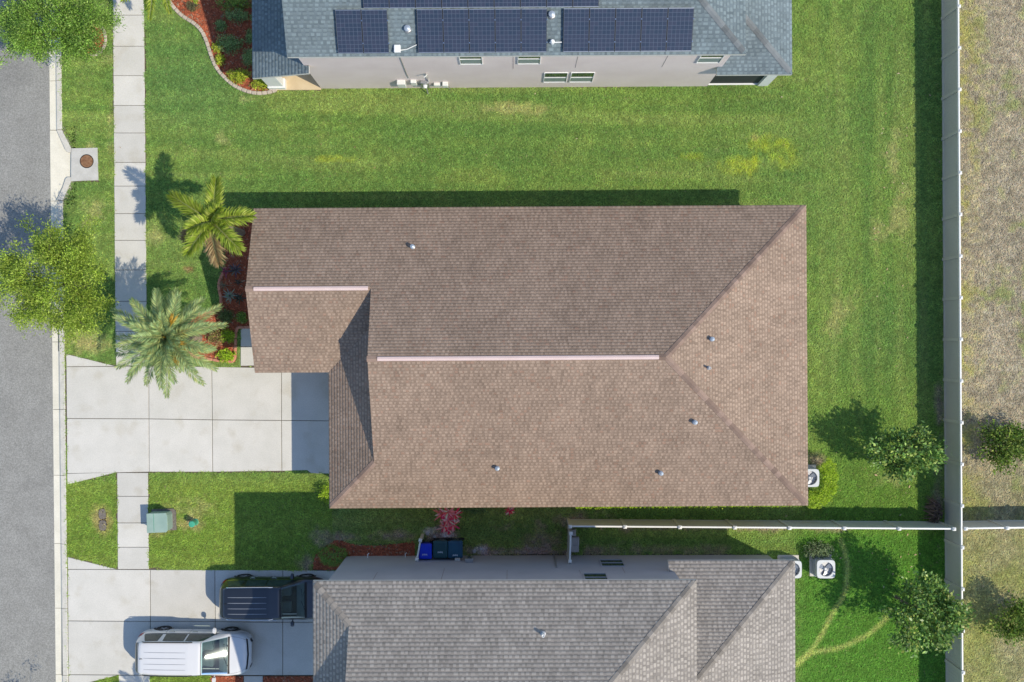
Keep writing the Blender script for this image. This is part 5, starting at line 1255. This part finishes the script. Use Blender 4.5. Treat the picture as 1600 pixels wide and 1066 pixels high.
            mb = MB(); mb.lathe((0, 0, 0), [(wr * .67, -.10), (wr * .67, .10)], 28, axis='y', cap=False)
            for q in range(5):
                a = q * 1.2566; mb.add([(.05 * math.cos(a - 1), sg * .085, .05 * math.sin(a - 1)), (wr * .66 * math.cos(a - .16), sg * .10, wr * .66 * math.sin(a - .16)), (wr * .66 * math.cos(a + .16), sg * .10, wr * .66 * math.sin(a + .16)), (.05 * math.cos(a + 1), sg * .085, .05 * math.sin(a + 1))], [(0, 1, 2, 3)])
            mb.lathe((0, sg * .07, 0), [(.07, 0), (.07, sg * .02), (0, sg * .025)], 12, axis='y'); mb.build('rim', M['rim'], wroot)
    # pressed roof ribs
    for yy in (-.42, -.20, .03, .26):
        y_ = yy * hw_ * 1.15; zz = lambda x: float(np.interp(abs(y_), [0, np.interp(1.6 * k, xs, YW[:, 5]), np.interp(1.6 * k, xs, YW[:, 4])], [np.interp(x, xs, ZH[:, 6]), np.interp(x, xs, ZH[:, 5]), np.interp(x, xs, ZH[:, 4])]))
        mb = MB(); mb.tube([(x * k, y_, zz(x * k) + .006) for x in (.62, .9, 1.4, 2.0, 2.5)], [.008, .014, .014, .014, .008], 5); mb.build('roof_rib', rib, root)
    mb = MB(); mb.loft([[(.52 * k, -.02, 1.76 * zs), (.52 * k, .02, 1.76 * zs), (.60 * k, 0, 1.78 * zs)], [(.44 * k, -.012, 1.81 * zs), (.44 * k, .012, 1.81 * zs), (.48 * k, 0, 1.82 * zs)]]); mb.build('roof_antenna', M['car_trim'], root)
    # nose, tail and cowl details
    patch(5.13, 5.195, 1.5, 2.9, 1, .008, 3, 5).build('grille', M['car_trim'], root); patch(5.13, 5.195, 1.5, 2.9, -1, .008, 3, 5).build('grille', M['car_trim'], root)
    patch(4.96, 5.03, 3.0, 6, 1, .006, 2, 10, 5.05, 5.11, mirror=True).build('upper_grille', M['car_trim'], root)
    patch(4.21, 4.30, 4.15, 6, 1, .008, 2, 6, mirror=True).build('cowl', M['car_trim'], root)
    patch(.005, .05, 1.2, 2.3, 1, .012, 2, 4).build('rear_bumper_pad', M['car_trim'], root); patch(.005, .05, 1.2, 2.3, -1, .012, 2, 4).build('rear_bumper_pad', M['car_trim'], root)
    patch(.33, .36, 4.2, 6, 1, .006, 1, 6, mirror=True).build('spoiler_gap', M['car_trim'], root); patch(3.14, 3.165, 4.2, 6, 1, .006, 1, 6, mirror=True).build('roof_edge_gap', M['car_trim'], root)
    for sg in (1, -1):
        mb = MB(); mb.tube([S(4.22 * k, 5.3, sg, .02), S(4.10 * k, 5.75, sg, .02), S(4.06 * k, 5.2 if sg > 0 else 5.95, sg, .022)], .010, 5); mb.build('wiper', M['car_trim'], root)
        patch(4.32, 5.0, 4.06, 4.11, sg, .004, 8, 1, 4.32, 5.0).build('hood_gap', M['car_trim'], root)
    mb = MB(); mb.box((-.01, 0, .80), (.02, .32, .16)); mb.build('license_plate', M['box_white'], root)
    return root
wq = W(212, 1015, .9)
suv('white three-row suv with roof rails parked on the lower driveway', (-17.40, -14.46, .035), R(-.7), M['car_white'], 5.28, 2.02, 1.80, 1.06, 4.20, M['rib_grey'], M['car_trim'])
suv('black suv with steel roof ribs parked half beneath the grey eave', (-13.54, -11.98, .035), R(.2), M['car_black'], 4.90, 1.94, 1.74, .98, 3.90, M['rib_steel'], M['chrome'], chrome=True)
